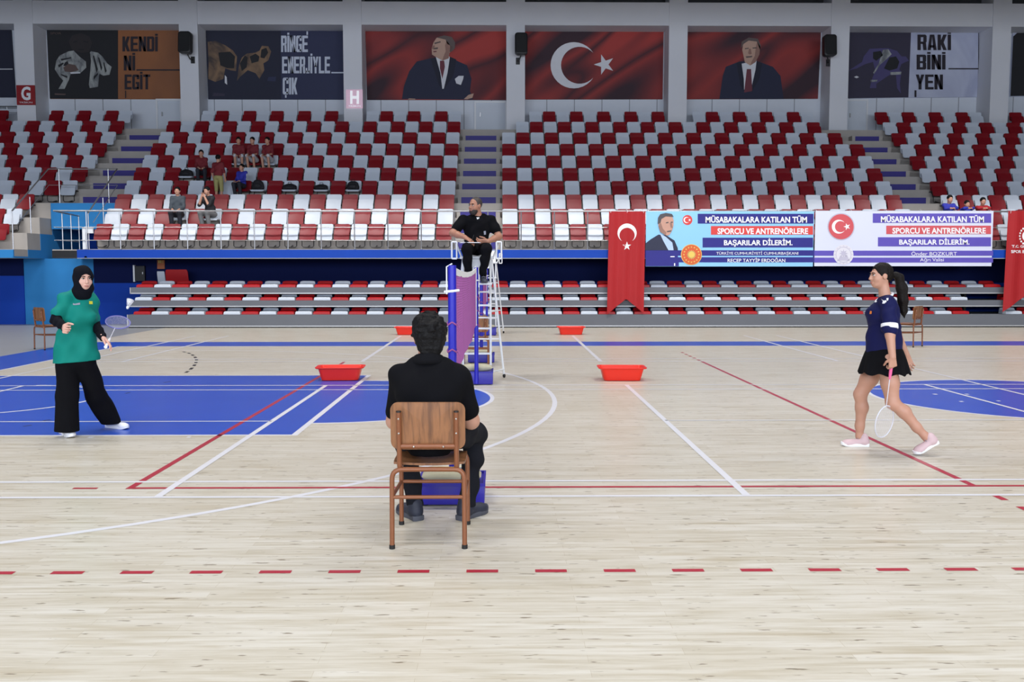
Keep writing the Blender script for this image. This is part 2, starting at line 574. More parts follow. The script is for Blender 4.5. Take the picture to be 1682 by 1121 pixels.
# ------------------------------------------------------------------ concrete stand
# the stand was measured as if its front edge lay 26.85 m away; it hangs over the bleachers, at 0.92 of that distance and size
K = 0.92
def kx(x): return 0.3216 + (x - 0.3216) * K
def ky(y): return y * K
def kz(z): return 1.521 + (z - 1.521) * K
ROW0_Y, ROW_D, ROW0_Z, ROW_H = ky(26.85), 0.77 * K, kz(2.10), 0.487 * K
NROW = 10
TX0, TX1 = kx(-13.45), kx(-11.42)           # the tunnel through the stand
def row_y(r): return ROW0_Y + ROW_D * r
def row_z(r): return ROW0_Z + ROW_H * r
def build_tiers():
    b = MB()
    for r in range(NROW):
        z1 = row_z(r); z0 = z1 - (ROW_H if r else 0.227)
        y0 = row_y(r)
        if r < 3:
            b.box((-23.9, y0, z0), (TX0, 33.4, z1), M_CONC)
            b.box((TX1, y0, z0), (23.9, 33.4, z1), M_CONC)
        else:
            b.box((-23.9, y0, z0), (23.9, 33.4, z1), M_CONC)
    struct(b.build('trim_1'))
    # landing over the tunnel mouth
    b = MB().box((kx(-12.36), ky(26.82), kz(1.853)), (TX1, ky(28.5), kz(2.09)), M_CONC)
    b.box((kx(-12.36), ky(26.80), kz(1.855)), (kx(-11.66), ky(26.82), kz(2.06)), M_BLACKP)
    struct(b.build('trim_2'))
build_tiers()

AISLES = ((kx(-12.76), kx(-11.46), 3), (kx(-1.02), kx(0.30), 0), (kx(12.72), kx(13.80), 0))
def build_steps():
    for x0, x1, r0 in AISLES:
        b = MB()
        for r in range(r0, NROW - 1):
            y1 = row_y(r + 1); z0 = row_z(r)
            b.box((x0, y1 - 0.33, z0), (x1, y1, z0 + 0.216), M_CONC)
            b.box((x0 + 0.10, y1 - 0.34, z0 + 0.015), (x1 - 0.12, y1 - 0.33, z0 + 0.198), M_STEPBLUE)
        struct(b.build('trim_3'))
build_steps()

LOW_Y = 26.3            # the wall under the overhanging stand
def build_fascia():
    f0, f1 = ky(26.80), ROW0_Y
    b = MB().box((kx(-11.66), f0, kz(1.853)), (23.9, f1, kz(2.085)), M_BAND)
    b.box((kx(-11.66), f0 - 0.005, kz(1.853) - 0.018), (23.9, f1, kz(1.853)), M_SEAM)
    struct(b.build('trim_4'))
    struct(MB().box((-23.9, f0, kz(1.853)), (TX0, f1, kz(2.085)), M_SKYBLUE).build('trim_5'))
    xa, xb = float(aty(40, 480, LOW_Y)[0]), float(aty(155, 480, LOW_Y)[0])
    zt = kz(1.853)
    b = MB().box((xb, LOW_Y, 1.15), (23.9, LOW_Y + 0.2, zt), M_NAVY).box((xb, LOW_Y, 0), (23.9, LOW_Y + 0.2, 1.15), M_ROYAL)
    struct(b.build('wall_back'))
    struct(MB().box((xa, LOW_Y + 0.02, 0), (xb, LOW_Y + 0.2, zt), M_SKYBLUE).build('wall_back'))
    b = MB().box((-23.9, LOW_Y - 0.02, 1.35), (xa, LOW_Y + 0.2, zt), M_NAVY).box((-23.9, LOW_Y - 0.02, 0), (xa, LOW_Y + 0.2, 1.35), M_ROYAL)
    struct(b.build('wall_back'))
    # walls of the stair opening, following the steps
    y1, y2, y3 = row_y(1), row_y(2), row_y(3)
    prof = [(f0, zt), (f0, kz(1.90)), (y1, kz(1.90)), (y1, row_z(0)), (y2, row_z(0)), (y2, row_z(1)), (y3, row_z(1)), (y3, row_z(2)), (y3 + 2.0, row_z(2)), (y3 + 2.0, zt)]
    for name, x, w in (('wall_tunnel', TX0, 0.02), ('wall_tunnel', TX1, 0.06)):
        n = len(prof)
        b = MB()
        b.add([(x - w / 2, y, z) for y, z in prof] + [(x + w / 2, y, z) for y, z in prof],
              [tuple(range(n)), tuple(reversed(range(n, 2 * n)))] + [(i, (i + 1) % n, (i + 1) % n + n, i + n) for i in range(n)], M_SKYBLUE)
        struct(b.build(name))
    b = MB().box((TX0 + 0.02, y3 - 0.08, kz(2.76)), (TX1 - 0.04, y3 - 0.005, row_z(3) - 0.01), M_SKYBLUE)
    struct(b.build('trim_6'))
    struct(MB().box((TX0, y3 + 1.9, zt), (TX1, y3 + 2.0, row_z(2)), M_ROYAL).build('wall_tunnel'))
    struct(MB().box((kx(-11.52), ky(26.86), row_z(0)), (kx(-11.42), ky(26.92), kz(2.72)), M_WHITEMETAL).box((kx(-11.42), ky(26.86), kz(2.55)), (kx(-11.22), ky(26.92), kz(2.72)), M_WHITEMETAL).build('trim_7'))
build_fascia()

# ------------------------------------------------------------------ wall behind the stand: pillars, beam, panels, doors
PIL_Y, WALL_Y = ky(34.3), ky(35.3)
PIL_X = [kx(0.86 + 5.83 * k) for k in range(-3, 4)]
def build_gallery_wall():
    b = MB().box((-24, WALL_Y, 5.4), (24, WALL_Y + 0.2, 10.3), M_PANELW)
    x = -23.5
    while x < 23.5:
        b.box((x, WALL_Y - 0.004, 5.9), (x + 0.028, WALL_Y, 10.0), M_SEAM)
        x += 0.94
    struct(b.build('wall_gallery'))
    struct(MB().box((-24, WALL_Y - 0.1, 10.3), (24, WALL_Y + 0.2, 13.0), M_DARKROOF).build('wall_gallery'))
    b = MB().box((-24, PIL_Y + 0.04, kz(10.25)), (24, WALL_Y, kz(11.06)), M_WALL)
    struct(b.build('trim_8'))
    for x in PIL_X:
        p = MB().box((x - 0.305, PIL_Y, row_z(9)), (x + 0.305, WALL_Y, 13.0), M_WALL)
        struct(p.build('pillar'))
    for k, (xa, xb, ya, yb) in enumerate(((259, 295.5, 165.5, 216), (782, 830, 169, 216), (1390, 1423, 166, 216))):
        a = aty(xa, ya, WALL_Y - 0.06); c = aty(xb, ya, WALL_Y - 0.06)
        zt = a[2]; z0 = row_z(9)
        b = MB().box((a[0], WALL_Y - 0.05, z0), (c[0], WALL_Y - 0.006, zt), M_DOOR)
        for (u0, u1, w0, w1) in ((a[0] - 0.06, a[0], z0, zt + 0.06), (c[0], c[0] + 0.06, z0, zt + 0.06), (a[0], c[0], zt, zt + 0.06)):
            b.box((u0, WALL_Y - 0.09, w0), (u1, WALL_Y - 0.006, w1), M_WHITEMETAL)
        b.box((a[0] + 0.12, WALL_Y - 0.09, z0 + 0.62), (a[0] + 0.16, WALL_Y - 0.05, z0 + 0.76), M_STEEL)
        struct(b.build('door_%d' % (k + 1)))
build_gallery_wall()
# ------------------------------------------------------------------ retracted bleachers under the stand
M_BLEACH = mat('bleacher_grey', rgb(104, 107, 115), 0.6, spec=0.25, var=0.05, scale=2)
M_NOSE = mat('bleacher_edge', rgb(186, 188, 192), 0.4, metal=0.3)
BX0, BX1 = -9.42, 16.6
DECKS = ((24.62, 0.03, 0.347), (24.74, 0.545, 0.714), (24.86, 0.885, 1.052))
def build_bleachers():
    t = empty('retractable_bleachers', (0, 24.6, 0), 0, 'long grey bleachers pushed back into three tiers under the upper stand', 'bleachers')
    for k, (y, z0, z1) in enumerate(DECKS):
        yb = 26.28
        b = MB()
        b.box((BX0, y - 24.6, z0), (BX1, y - 24.6 + 0.04, z1), M_BLEACH)          # riser board
        b.box((BX0, y - 24.6 + 0.04, z1 - 0.05), (BX1, yb - 24.6, z1), M_BLEACH)   # tread
        b.build('tier', None, t)
        n = MB().box((BX0 - 0.01, y - 24.6 - 0.012, z0), (BX1, y - 24.6, z0 + 0.028), M_NOSE)
        n.box((BX0 - 0.02, y - 24.6 - 0.012, z0), (BX0, y - 24.6 + 0.05, z1), M_NOSE)
        n.build('edge_trim', None, t)
    b = MB()
    for x in np.arange(BX0 + 0.3, BX1, 2.2):                                       # frames that carry the tiers
        b.box((x, 0.72, 0.0), (x + 0.06, 1.6, 0.86), M_BLACKP)
    b.build('frame', None, t)
    MB().box((BX0, 0.06, 0.0), (BX1, 0.1, 0.03), M_BLACKP).build('kick_board', None, t)
build_bleachers()

M_SRED = mat('red_seat_plastic', rgb(132, 11, 26), 0.42, var=0.06, scale=1.5)
M_SWHITE = mat('white_seat_plastic', rgb(206, 214, 226), 0.38, var=0.04, scale=1.5)
M_BRED = mat('red_bleacher_plastic', rgb(176, 20, 28), 0.4, var=0.06, scale=1.5)

ORD = lambda n: '%d%s' % (n, 'th' if 10 <= n % 100 <= 20 else {1: 'st', 2: 'nd', 3: 'rd'}.get(n % 10, 'th'))

def seat_panel(w, pts, thick, r=0.05, bulge=0.012, n=7):
    """moulded panel: pts = profile points (y, z) from bottom to top of its front face, rounded corners, slightly dished"""
    b = MB()
    k = len(pts)
    grid_f, grid_b = [], []
    for i, (y, z) in enumerate(pts):
        t = i / (k - 1)
        e = min(t, 1 - t) * (k - 1)
        inset = r * (1 - math.sin(math.acos(max(0.0, 1 - min(1.0, e / 1.2))))) if e < 1.2 else 0.0
        ww = w - 2 * inset
        a = pts[min(i + 1, k - 1)]; c = pts[max(i - 1, 0)]
        d = Vector((0, a[0] - c[0], a[1] - c[1])).normalized()
        nrm = Vector((0, d.z, -d.y))
        for j in range(n):
            u = -1 + 2 * j / (n - 1)
            q = bulge * (1 - u * u)
            grid_f.append((ww / 2 * u, y + q, z))
            grid_b.append((ww / 2 * u, y + q + nrm.y * thick, z + nrm.z * thick))
    fs = []
    N = k * n
    for i in range(k - 1):
        for j in range(n - 1):
            a = i * n + j
            fs.append((a, a + 1, a + 1 + n, a + n))
            fs.append((N + a, N + a + n, N + a + 1 + n, N + a + 1))
    rim = [j for j in range(n)] + [i * n + n - 1 for i in range(1, k)] + [(k - 1) * n + j for j in range(n - 2, -1, -1)] + [i * n for i in range(k - 2, 0, -1)]
    for i in range(len(rim)):
        a, c = rim[i], rim[(i + 1) % len(rim)]
        fs.append((a, a + N, c + N, c))
    return b.add(grid_f + grid_b, fs)

# tip-up seat: origin on the tread right at the riser behind the seat
BACK_PTS = [(-0.150, 0.43), (-0.142, 0.47), (-0.13, 0.54), (-0.115, 0.62), (-0.10, 0.69), (-0.085, 0.73), (-0.080, 0.748)]
PAN_UP = [(-0.345, 0.270), (-0.338, 0.30), (-0.315, 0.37), (-0.285, 0.45), (-0.25, 0.53), (-0.228, 0.575), (-0.222, 0.592)]
PAN_DOWN = [(-0.50, 0.385), (-0.49, 0.425), (-0.46, 0.44), (-0.36, 0.43), (-0.26, 0.425), (-0.18, 0.43), (-0.15, 0.44)]
SEAT_ME = {}
def seat_meshes():
    for col, m in (('red', M_SRED), ('white', M_SWHITE)):
        for part, pts in (('backrest', BACK_PTS), ('seat_pan', PAN_UP), ('seat_pan_down', PAN_DOWN)):
            o = seat_panel(0.445, pts, 0.035).build(part, m, smooth=50)
            o.data.transform(Matrix.Scale(K, 4)); SEAT_ME[col, part] = o.data
            bpy.data.objects.remove(o)
    b = MB()
    for s in (-1, 1):
        b.box((s * 0.19 - 0.015, -0.20, 0.40), (s * 0.19 + 0.015, 0.0, 0.43))
    b.tube([(-0.17, -0.24, 0.24), (-0.17, -0.24, 0.11), (-0.13, -0.24, 0.07), (0.13, -0.24, 0.07), (0.17, -0.24, 0.11), (0.17, -0.24, 0.24)], 0.013, 6)
    b.tube([(0, -0.24, 0.07), (0, 0.0, 0.12)], 0.016, 6)
    for s in (-1, 1):
        b.tube([(s * 0.17, -0.24, 0.23), (s * 0.17, -0.10, 0.41), (s * 0.17, -0.10, 0.60)], 0.013, 6)
    o = b.build('bracket', M_BLACKP)
    o.data.transform(Matrix.Scale(K, 4)); SEAT_ME['bracket'] = o.data
    bpy.data.objects.remove(o)
seat_meshes()

PITCH = 0.492 * K
BLOCKS = {   # name: (edge x, direction, seats per row, red parity, phrase)
    'tunnel_far': (kx(-12.90), -1, [0] * 10, 1, 'block beyond the tunnel'),
    'centre_left': (kx(-1.08), -1, [21] * 10, 1, 'tunnel-side middle block'),
    'centre_right': (kx(0.35), 1, [25] * 10, 1, 'block above the banners'),
    'far_right': (kx(13.88), 1, [12] * 10, 0, 'block beyond the banners'),
}
SIDE = {'tunnel_far': 'tunnel-side stairs', 'centre_left': 'central stairs', 'centre_right': 'central stairs', 'far_right': 'banner-end stairs'}
ROWN = ['front row', 'second row', 'third row', 'fourth row', 'fifth row', 'sixth row', 'seventh row', 'eighth row', 'ninth row', 'top row']
SKIP = {('far_right', 0, 0)}   # a boy stands there
OCCUPIED = set()      # (block, row, seat) with the pan folded down
def seat_list():
    out = []
    for blk, (ex, d, _n, par, ph) in BLOCKS.items():
        for r in range(NROW):
            if blk == 'tunnel_far':
                cs = range(2 if r < 3 else 0, 14)
            elif blk == 'centre_left':
                cs = range(0, 21 if r < 9 else 20)
            elif blk == 'centre_right':
                cs = range(1 if r >= 8 else 0, {7: 24, 8: 23, 9: 24}.get(r, 25))
            else:
                cs = range(0, 12)
            for c in cs:
                x = ex + d * (c + 0.5) * PITCH
                if r == 9 and any(abs(x - px) < 0.305 + 0.26 for px in PIL_X):
                    continue
                if blk == 'tunnel_far':
                    red = (r + c) % 2 == 0
                elif blk == 'centre_left':
                    red = (r + c) % 2 == 0
                elif blk == 'centre_right':
                    red = (r + c) % 2 == 0
                else:
                    red = (r + c) % 2 == 1
                out.append((blk, r, c, x, red))
    return [q for q in out if q[:3] not in SKIP]

def in_frame(x, y, z):
    d = np.array([x, y, z]) - CAM_POS
    zz = d @ _F
    px, py = 841 + CAM_F * (d @ _R) / zz, 560.5 - CAM_F * (d @ _U) / zz
    return 0 < px < 1682 and 0 < py < 1121, px

def build_seats():
    seats = seat_list()
    cand = []
    for s in seats:
        blk, r, c, x, red = s
        y = row_y(r) + ROW_D
        ok, px = in_frame(x, y - 0.2, row_z(r) + 0.5)
        if not ok:
            continue
        if r < 2 and kx(3.2) < x < kx(14.2):          # behind the long banner
            continue
        cand.append((math.hypot(x - CAM_POS[0], y), s))
    cand.sort(key=lambda q: q[0])
    chosen = set((s[0], s[1], s[2]) for _, s in cand[:300])
    chosen |= OCCUPIED
    rest = MB()
    first = {}
    for blk, r, c, x, red in seats:
        y = row_y(r) + ROW_D; z = row_z(r)
        col = 'red' if red else 'white'
        down = (blk, r, c) in OCCUPIED
        if (blk, r, c) in chosen:
            o = empty('stadium_seat', (x, y, z), 0,
                      '%s tip-up seat%s, %s from %s, %s, %s' % (col, ' folded down' if down else '', ORD(c + 1), SIDE[blk], ROWN[r], BLOCKS[blk][4]),
                      'seat', 'tip-up seats of the upper stand')
            for part, key in (('backrest', (col, 'backrest')), ('seat_pan', (col, 'seat_pan_down' if down else 'seat_pan')), ('bracket', 'bracket')):
                ch = bpy.data.objects.new(part, SEAT_ME[key])
                COL.objects.link(ch)
                ch.parent = o
        else:
            rest.xf = Matrix.Translation((x, y, z))
            for key, m in (((col, 'backrest'), M_SRED if red else M_SWHITE), ((col, 'seat_pan'), M_SRED if red else M_SWHITE), ('bracket', M_BLACKP)):
                me = SEAT_ME[key]
                if key == 'bracket':
                    continue
                rest.add([tuple(v.co) for v in me.vertices], [tuple(p.vertices) for p in me.polygons], m)
    o = rest.build('stadium_seats', smooth=50)
    tag(o, 'smaller red and white tip-up seats filling the upper rows of the stand', 'seats', kind='stuff')

# low moulded seats on the retracted bleachers
def bleacher_seat_mesh(m):
    b = MB()
    W = 0.44
    prof = [(-0.02, 0.0), (-0.02, 0.055), (0.0, 0.075), (0.06, 0.082), (0.16, 0.076), (0.26, 0.082), (0.31, 0.105), (0.33, 0.15), (0.345, 0.165), (0.36, 0.165), (0.36, 0.10), (0.34, 0.0)]
    n = 9
    rings = []
    for j in range(n):
        u = -1 + 2 * j / (n - 1)
        t = 1 - 0.10 * abs(u) ** 6
        rings.append([(W / 2 * u * (1.0 if z > 0.01 else 1.0) * (1 - 0.12 * max(0, z) / 0.165), y, z * t) for y, z in prof])
    b.loft(rings, m)
    return b.build('bleacher_seat', m, smooth=40)
def build_bleacher_seats():
    src = {True: bleacher_seat_mesh(M_BRED), False: bleacher_seat_mesh(M_SWHITE)}
    tiers = ('lowest', 'middle', 'top')
    for k, (y, z0, z1) in enumerate(DECKS):
        last = (47, 47, 49)[k]
        for i in list(range(last)) + ([49, 50, 51] if k == 0 else [49, 50, 51] if k == 1 else [51]):
            x = -9.07 + 0.4687 * i
            red = (i % 2 == 0) != (k == 1)
            o = bpy.data.objects.new('bleacher_seat', src[red].data)
            COL.objects.link(o)
            o.location = (x, y + 0.065, z1 + 0.003)
            tag(o, '%s bleacher seat, %s from the tunnel end, %s tier of the retracted bleachers' % ('red' if red else 'white', ORD(i + 1), tiers[k]), 'seat', 'low seats of the retracted bleachers')
    for o in src.values():
        bpy.data.objects.remove(o)
build_bleacher_seats()

# two seat backs left standing on the top tier
for px0, px1, py0, m, lab in ((258.5, 271, 446, M_SWHITE, 'white seat back left standing on the top bleacher tier below the orange sign'),
                              (272, 309, 443, M_BRED, 'wide red seat back left standing on the top bleacher tier')):
    a = aty(px0, py0, 25.75); c = aty(px1, py0, 25.75)
    w = c[0] - a[0]; h = a[2] - 1.052
    b = MB()
    b.loft([[(x, yy + 0.10 * (1 - t) - 0.05, 0.0 + h * t) for x, yy in ((-w / 2 * s, 0), (w / 2 * s, 0), (w / 2 * s, 0.03), (-w / 2 * s, 0.03))] for t, s in ((0, 1), (0.3, 1), (0.8, 0.99), (0.94, 0.95), (1, 0.86))], m)
    o = b.build('folding_backrest', m, smooth=40, loc=((a[0] + c[0]) / 2, 25.75, 1.052))
    tag(o, lab, 'seat back')

# ------------------------------------------------------------------ railings
RAIL_Y = 24.69
def build_front_railing(x0, x1, name, label):
    z0 = row_z(0)
    t = empty(name, (0, RAIL_Y, z0), 0, label, 'railing')
    top, mids = kz(3.178) - z0, (0.57, 0.23)
    MB().tube([(x0, 0, top), (x1, 0, top)], 0.022, 10).build('top_rail', M_STEEL, t, smooth=40)
    for z in mids:
        MB().tube([(x0, 0, z), (x1, 0, z)], 0.009, 8).build('mid_rail', M_STEEL, t, smooth=40)
    p0, dp = kx(-0.99), 0.945 * K
    k = math.ceil((x0 - p0) / dp)
    while p0 + dp * k < x1:
        x = p0 + dp * k
        p = MB().tube([(x, 0, 0.0), (x, 0, top - 0.01)], 0.016, 8)
        p.tube([(x, 0, 0.0), (x, 0, 0.012)], 0.03, 12)
        p.build('post', M_STEEL, t, smooth=40)
        k += 1
    return t
build_front_railing(kx(-12.3), 18.6, 'balcony_railing', 'long steel railing along the front edge of the upper stand')
def rail_thing(name, label, runs, posts, r=0.02, group=None):
    t = empty(name, runs[0][0], 0, label, 'railing', group)
    o = Vector(runs[0][0])
    for i, run in enumerate(runs):
        MB().tube([Vector(p) - o for p in run], r if i == 0 else r * 0.5, 8).build('top_rail' if i == 0 else 'mid_rail', M_STEEL, t, smooth=40)
    for p, h in posts:
        p = Vector(p)
        MB().tube([p - o, p - o + Vector((0, 0, h))], r * 0.8, 8).build('post', M_STEEL, t, smooth=40)
    return t
q3 = lambda x, y, z: (kx(x), ky(y), kz(z))
rail_thing('landing_railing', 'short steel railing running back along the edge of the tunnel landing',
           [[q3(-12.3, 26.96, 3.175), q3(-12.3, 28.45, 3.12)], [q3(-12.3, 26.96, 2.72), q3(-12.3, 28.45, 2.70)], [q3(-12.3, 26.96, 2.36), q3(-12.3, 28.45, 2.35)]],
           [(q3(-12.3, y, 2.09), 0.975) for y in (27.35, 27.9, 28.42)])
zf, zb = row_z(0), row_z(3)
xa, xb, ya, yb = kx(-13.52), TX1 - 0.005, ky(26.95), ky(29.2)
rail_thing('tunnel_railing', 'steel railing around the tunnel opening with two sloping side rails',
           [[(xa, ya, zf + 0.99), (xa, yb, zb + 0.95), (xb, yb, zb + 0.95), (xb, ya + 0.1, zf + 0.94)],
            [(xa, ya + 0.3, zf + 0.69), (xa, yb, zb + 0.5), (xb, yb, zb + 0.5), (xb, ya + 0.4, zf + 0.72)]],
           [((xa, ya, zf), 0.985), ((xa, ky(28.0), row_z(1)), 0.98), ((kx(-13.2), yb, zb), 0.95), ((kx(-11.7), yb, zb), 0.95), ((xb, ky(28.1), row_z(1)), 0.97), ((xb, ya + 0.1, zf), 0.93)])
gy = ky(34.9)
a = aty(0, 175, gy)
g0, g1 = -18.6, PIL_X[0] - 0.32
rail_thing('gallery_railing', 'steel railing on the top landing below the dark panel left of the G sign',
           [[(g0, gy, a[2]), (g1, gy, a[2])], [(g0, gy, a[2] - 0.2), (g1, gy, a[2] - 0.2)]],
           [((x, gy, row_z(9)), a[2] - row_z(9)) for x in (g1 - 0.6, g1 - 1.6, g0 + 0.05)])
# ------------------------------------------------------------------ posters on the gallery wall
PK = mat('poster_black', rgb(30, 31, 36), 0.7)
PNAVY = mat('poster_navy', rgb(48, 53, 84), 0.7)
PDNAVY = mat('poster_dark_navy', rgb(34, 37, 58), 0.7)
PORANGE = ramp_mat('poster_orange', ((0.3, rgb(126, 82, 58)), (0.7, rgb(164, 104, 62))), (0.5, 1, 0.3), 1.2, rough=0.7)
PTXT = mat('poster_white_ink', rgb(206, 213, 228), 0.7)
PINK = mat('poster_dark_ink', rgb(40, 34, 44), 0.7)
PGI = ramp_mat('poster_gi', ((0.35, rgb(104, 108, 112)), (0.65, rgb(166, 170, 168))), (1, 1, 0.5), 5.0, rough=0.7, distortion=1.0)
PSKIN = mat('poster_skin', rgb(190, 156, 138), 0.7)
PDIM = mat('poster_dim_face', rgb(46, 41, 44), 0.7)
PSHADE = mat('poster_skin_print_shade', rgb(150, 114, 102), 0.7)
PLAPEL = mat('poster_lapel', rgb(25, 28, 48), 0.7)
PSKIND = mat('poster_skin_dark', rgb(96, 78, 74), 0.7)
PHAIR = mat('poster_hair', rgb(98, 86, 84), 0.7)
PSUIT = mat('poster_suit', rgb(34, 38, 64), 0.7)
PSHIRT = mat('poster_shirt', rgb(220, 222, 228), 0.7)
PTIE = mat('poster_tie', rgb(110, 52, 64), 0.7)
PPURPLE = mat('poster_purple', rgb(78, 72, 118), 0.7)
PPDARK = mat('poster_plum', rgb(56, 52, 72), 0.7)
PLIGHT = ramp_mat('poster_pale', ((0.35, rgb(172, 178, 204)), (0.65, rgb(200, 206, 226))), (0.6, 1, 0.35), 1.6, rough=0.7, distortion=0.8)
PGLOW = ramp_mat('poster_glow', ((0.35, rgb(66, 57, 56)), (0.65, rgb(138, 110, 84))), (1, 1, 1), 2.0, rough=0.7, distortion=1.0)
PREDF = ramp_mat('poster_flag_cloth', ((0.34, rgb(58, 38, 48)), (0.46, rgb(152, 56, 54)), (0.53, rgb(74, 40, 48)), (0.62, rgb(170, 62, 58))), (0.16, 1, 0.62), 1.0, 1.0, rough=0.75, distortion=0.25, rot=0.62)
PY = WALL_Y - 0.06

def cv(pts, ox, oy, s):
    return [(ox + x / s, oy + y / s) for x, y in pts]

def _r(a, b, c, d):
    return [(a, b), (c, b), (c, d), (a, d)]
_S, _H = 0.36, 0.16
_RND = [(0.36, 1), (0.15, 1), (0, 0.92), (0, 0.08), (0.15, 0), (0.36, 0)]
_RNDR = [(0.64, 0), (0.85, 0), (1, 0.08), (1, 0.92), (0.85, 1), (0.64, 1)]
GLYPH = {
    'I': [_r(0, 0, 1, 1)],
    'İ': [_r(0, 0, 1, 1), _r(0, 1.05, 1, 1.18)],
    'E': [_r(0, 0, _S, 1), _r(_S, 0, 1, _H), _r(_S, 0.42, 0.92, 0.58), _r(_S, 1 - _H, 1, 1)],
    'L': [_r(0, 0, _S, 1), _r(_S, 0, 1, _H)],
    'N': [_r(0, 0, _S, 1), _r(1 - _S, 0, 1, 1), [(0, 1), (_S, 1), (1, 0), (1 - _S, 0)]],
    'K': [_r(0, 0, _S, 1), [(_S, 0.36), (_S, 0.64), (0.62, 1), (1, 1), (0.66, 0.5), (1, 0), (0.62, 0)]],
    'D': [_r(0, 0, _S, 1), _r(_S, 1 - _H, 0.64, 1), _r(_S, 0, 0.64, _H), _RNDR],
    'B': [_r(0, 0, _S, 1), _r(_S, 1 - _H, 0.64, 1), _r(_S, 0.43, 0.64, 0.57), _r(_S, 0, 0.64, _H), [(0.64, 0), (0.88, 0), (1, 0.07), (1, 0.44), (0.93, 0.5), (1, 0.56), (1, 0.93), (0.88, 1), (0.64, 1)]],
    'R': [_r(0, 0, _S, 1), _r(_S, 1 - _H, 0.64, 1), _r(_S, 0.40, 0.64, 0.55), [(0.64, 0.40), (0.9, 0.46), (1, 0.55), (1, 0.92), (0.86, 1), (0.64, 1)], [(0.56, 0.45), (0.64, 0), (1, 0), (0.93, 0.47)]],
    'G': [_RND, _r(0.36, 1 - _H, 0.9, 1), _r(0.36, 0, 0.9, _H), _r(0.64, 0.68, 1, 0.95), _r(0.64, 0.05, 1, 0.5), _r(0.48, 0.37, 0.64, 0.5)],
    'Ç': [_RND, _r(0.36, 1 - _H, 0.9, 1), _r(0.36, 0, 0.9, _H), _r(0.64, 0.64, 1, 0.95), _r(0.64, 0.05, 1, 0.36), _r(0.40, -0.2, 0.66, -0.03)],
    'T': [_r(0, 1 - _H, 1, 1), _r(0.32, 0, 0.68, 1)],
    'J': [_r(0.60, 0.06, 1, 1), _r(0.1, 0, 0.9, _H), _r(0, 0.05, 0.36, 0.32)],
    'Y': [[(0, 1), (0.36, 1), (0.66, 0.38), (0.34, 0.38)], [(0.64, 1), (1, 1), (0.66, 0.38), (0.34, 0.38)], _r(0.32, 0, 0.68, 0.42)],
    'A': [[(0, 0), (0.36, 0), (0.52, 1), (0.26, 1)], [(0.64, 0), (1, 0), (0.74, 1), (0.48, 1)], _r(0.24, 0.16, 0.76, 0.32)],
}
def block_text(l, body, x0, y0, x1, y1, m, cap):
    """heavy condensed capitals, each pressed into its own cell; cap = height of the plain capitals in pixels, measured up from the base line"""
    wd = {'I': 0.42, 'İ': 0.42, 'J': 0.8}
    tot = sum(wd.get(c, 1.0) for c in body)
    gap = (x1 - x0) / tot * 0.09
    x = x0
    for c in body:
        w = (x1 - x0) / tot * wd.get(c, 1.0)
        a, b = x + gap / 2, x + w - gap / 2
        for pl in GLYPH[c]:
            l.poly([(a + (b - a) * u, y1 - cap * v) for u, v in pl], m, 1)
        x += w

def poster(label, corners, m, art, letters=None):
    """canvas box with its print; lettering is a part of its own"""
    t = Flat(PY)
    c = [t.P(x, y) for x, y in corners]
    b = MB()
    vs = [(p[0], PY, p[2]) for p in c] + [(p[0], PY + 0.05, p[2]) for p in c]
    t.b.add(vs, [(0, 1, 2, 3), (7, 6, 5, 4), (0, 4, 5, 1), (1, 5, 6, 2), (2, 6, 7, 3), (3, 7, 4, 0)], m)
    art(t)
    o = tag(t.build('poster'), label, 'poster', 'big posters along the gallery wall')
    if letters:
        l = Flat(PY - 0.012)
        letters(l)
        l.build('lettering', o)
    return o

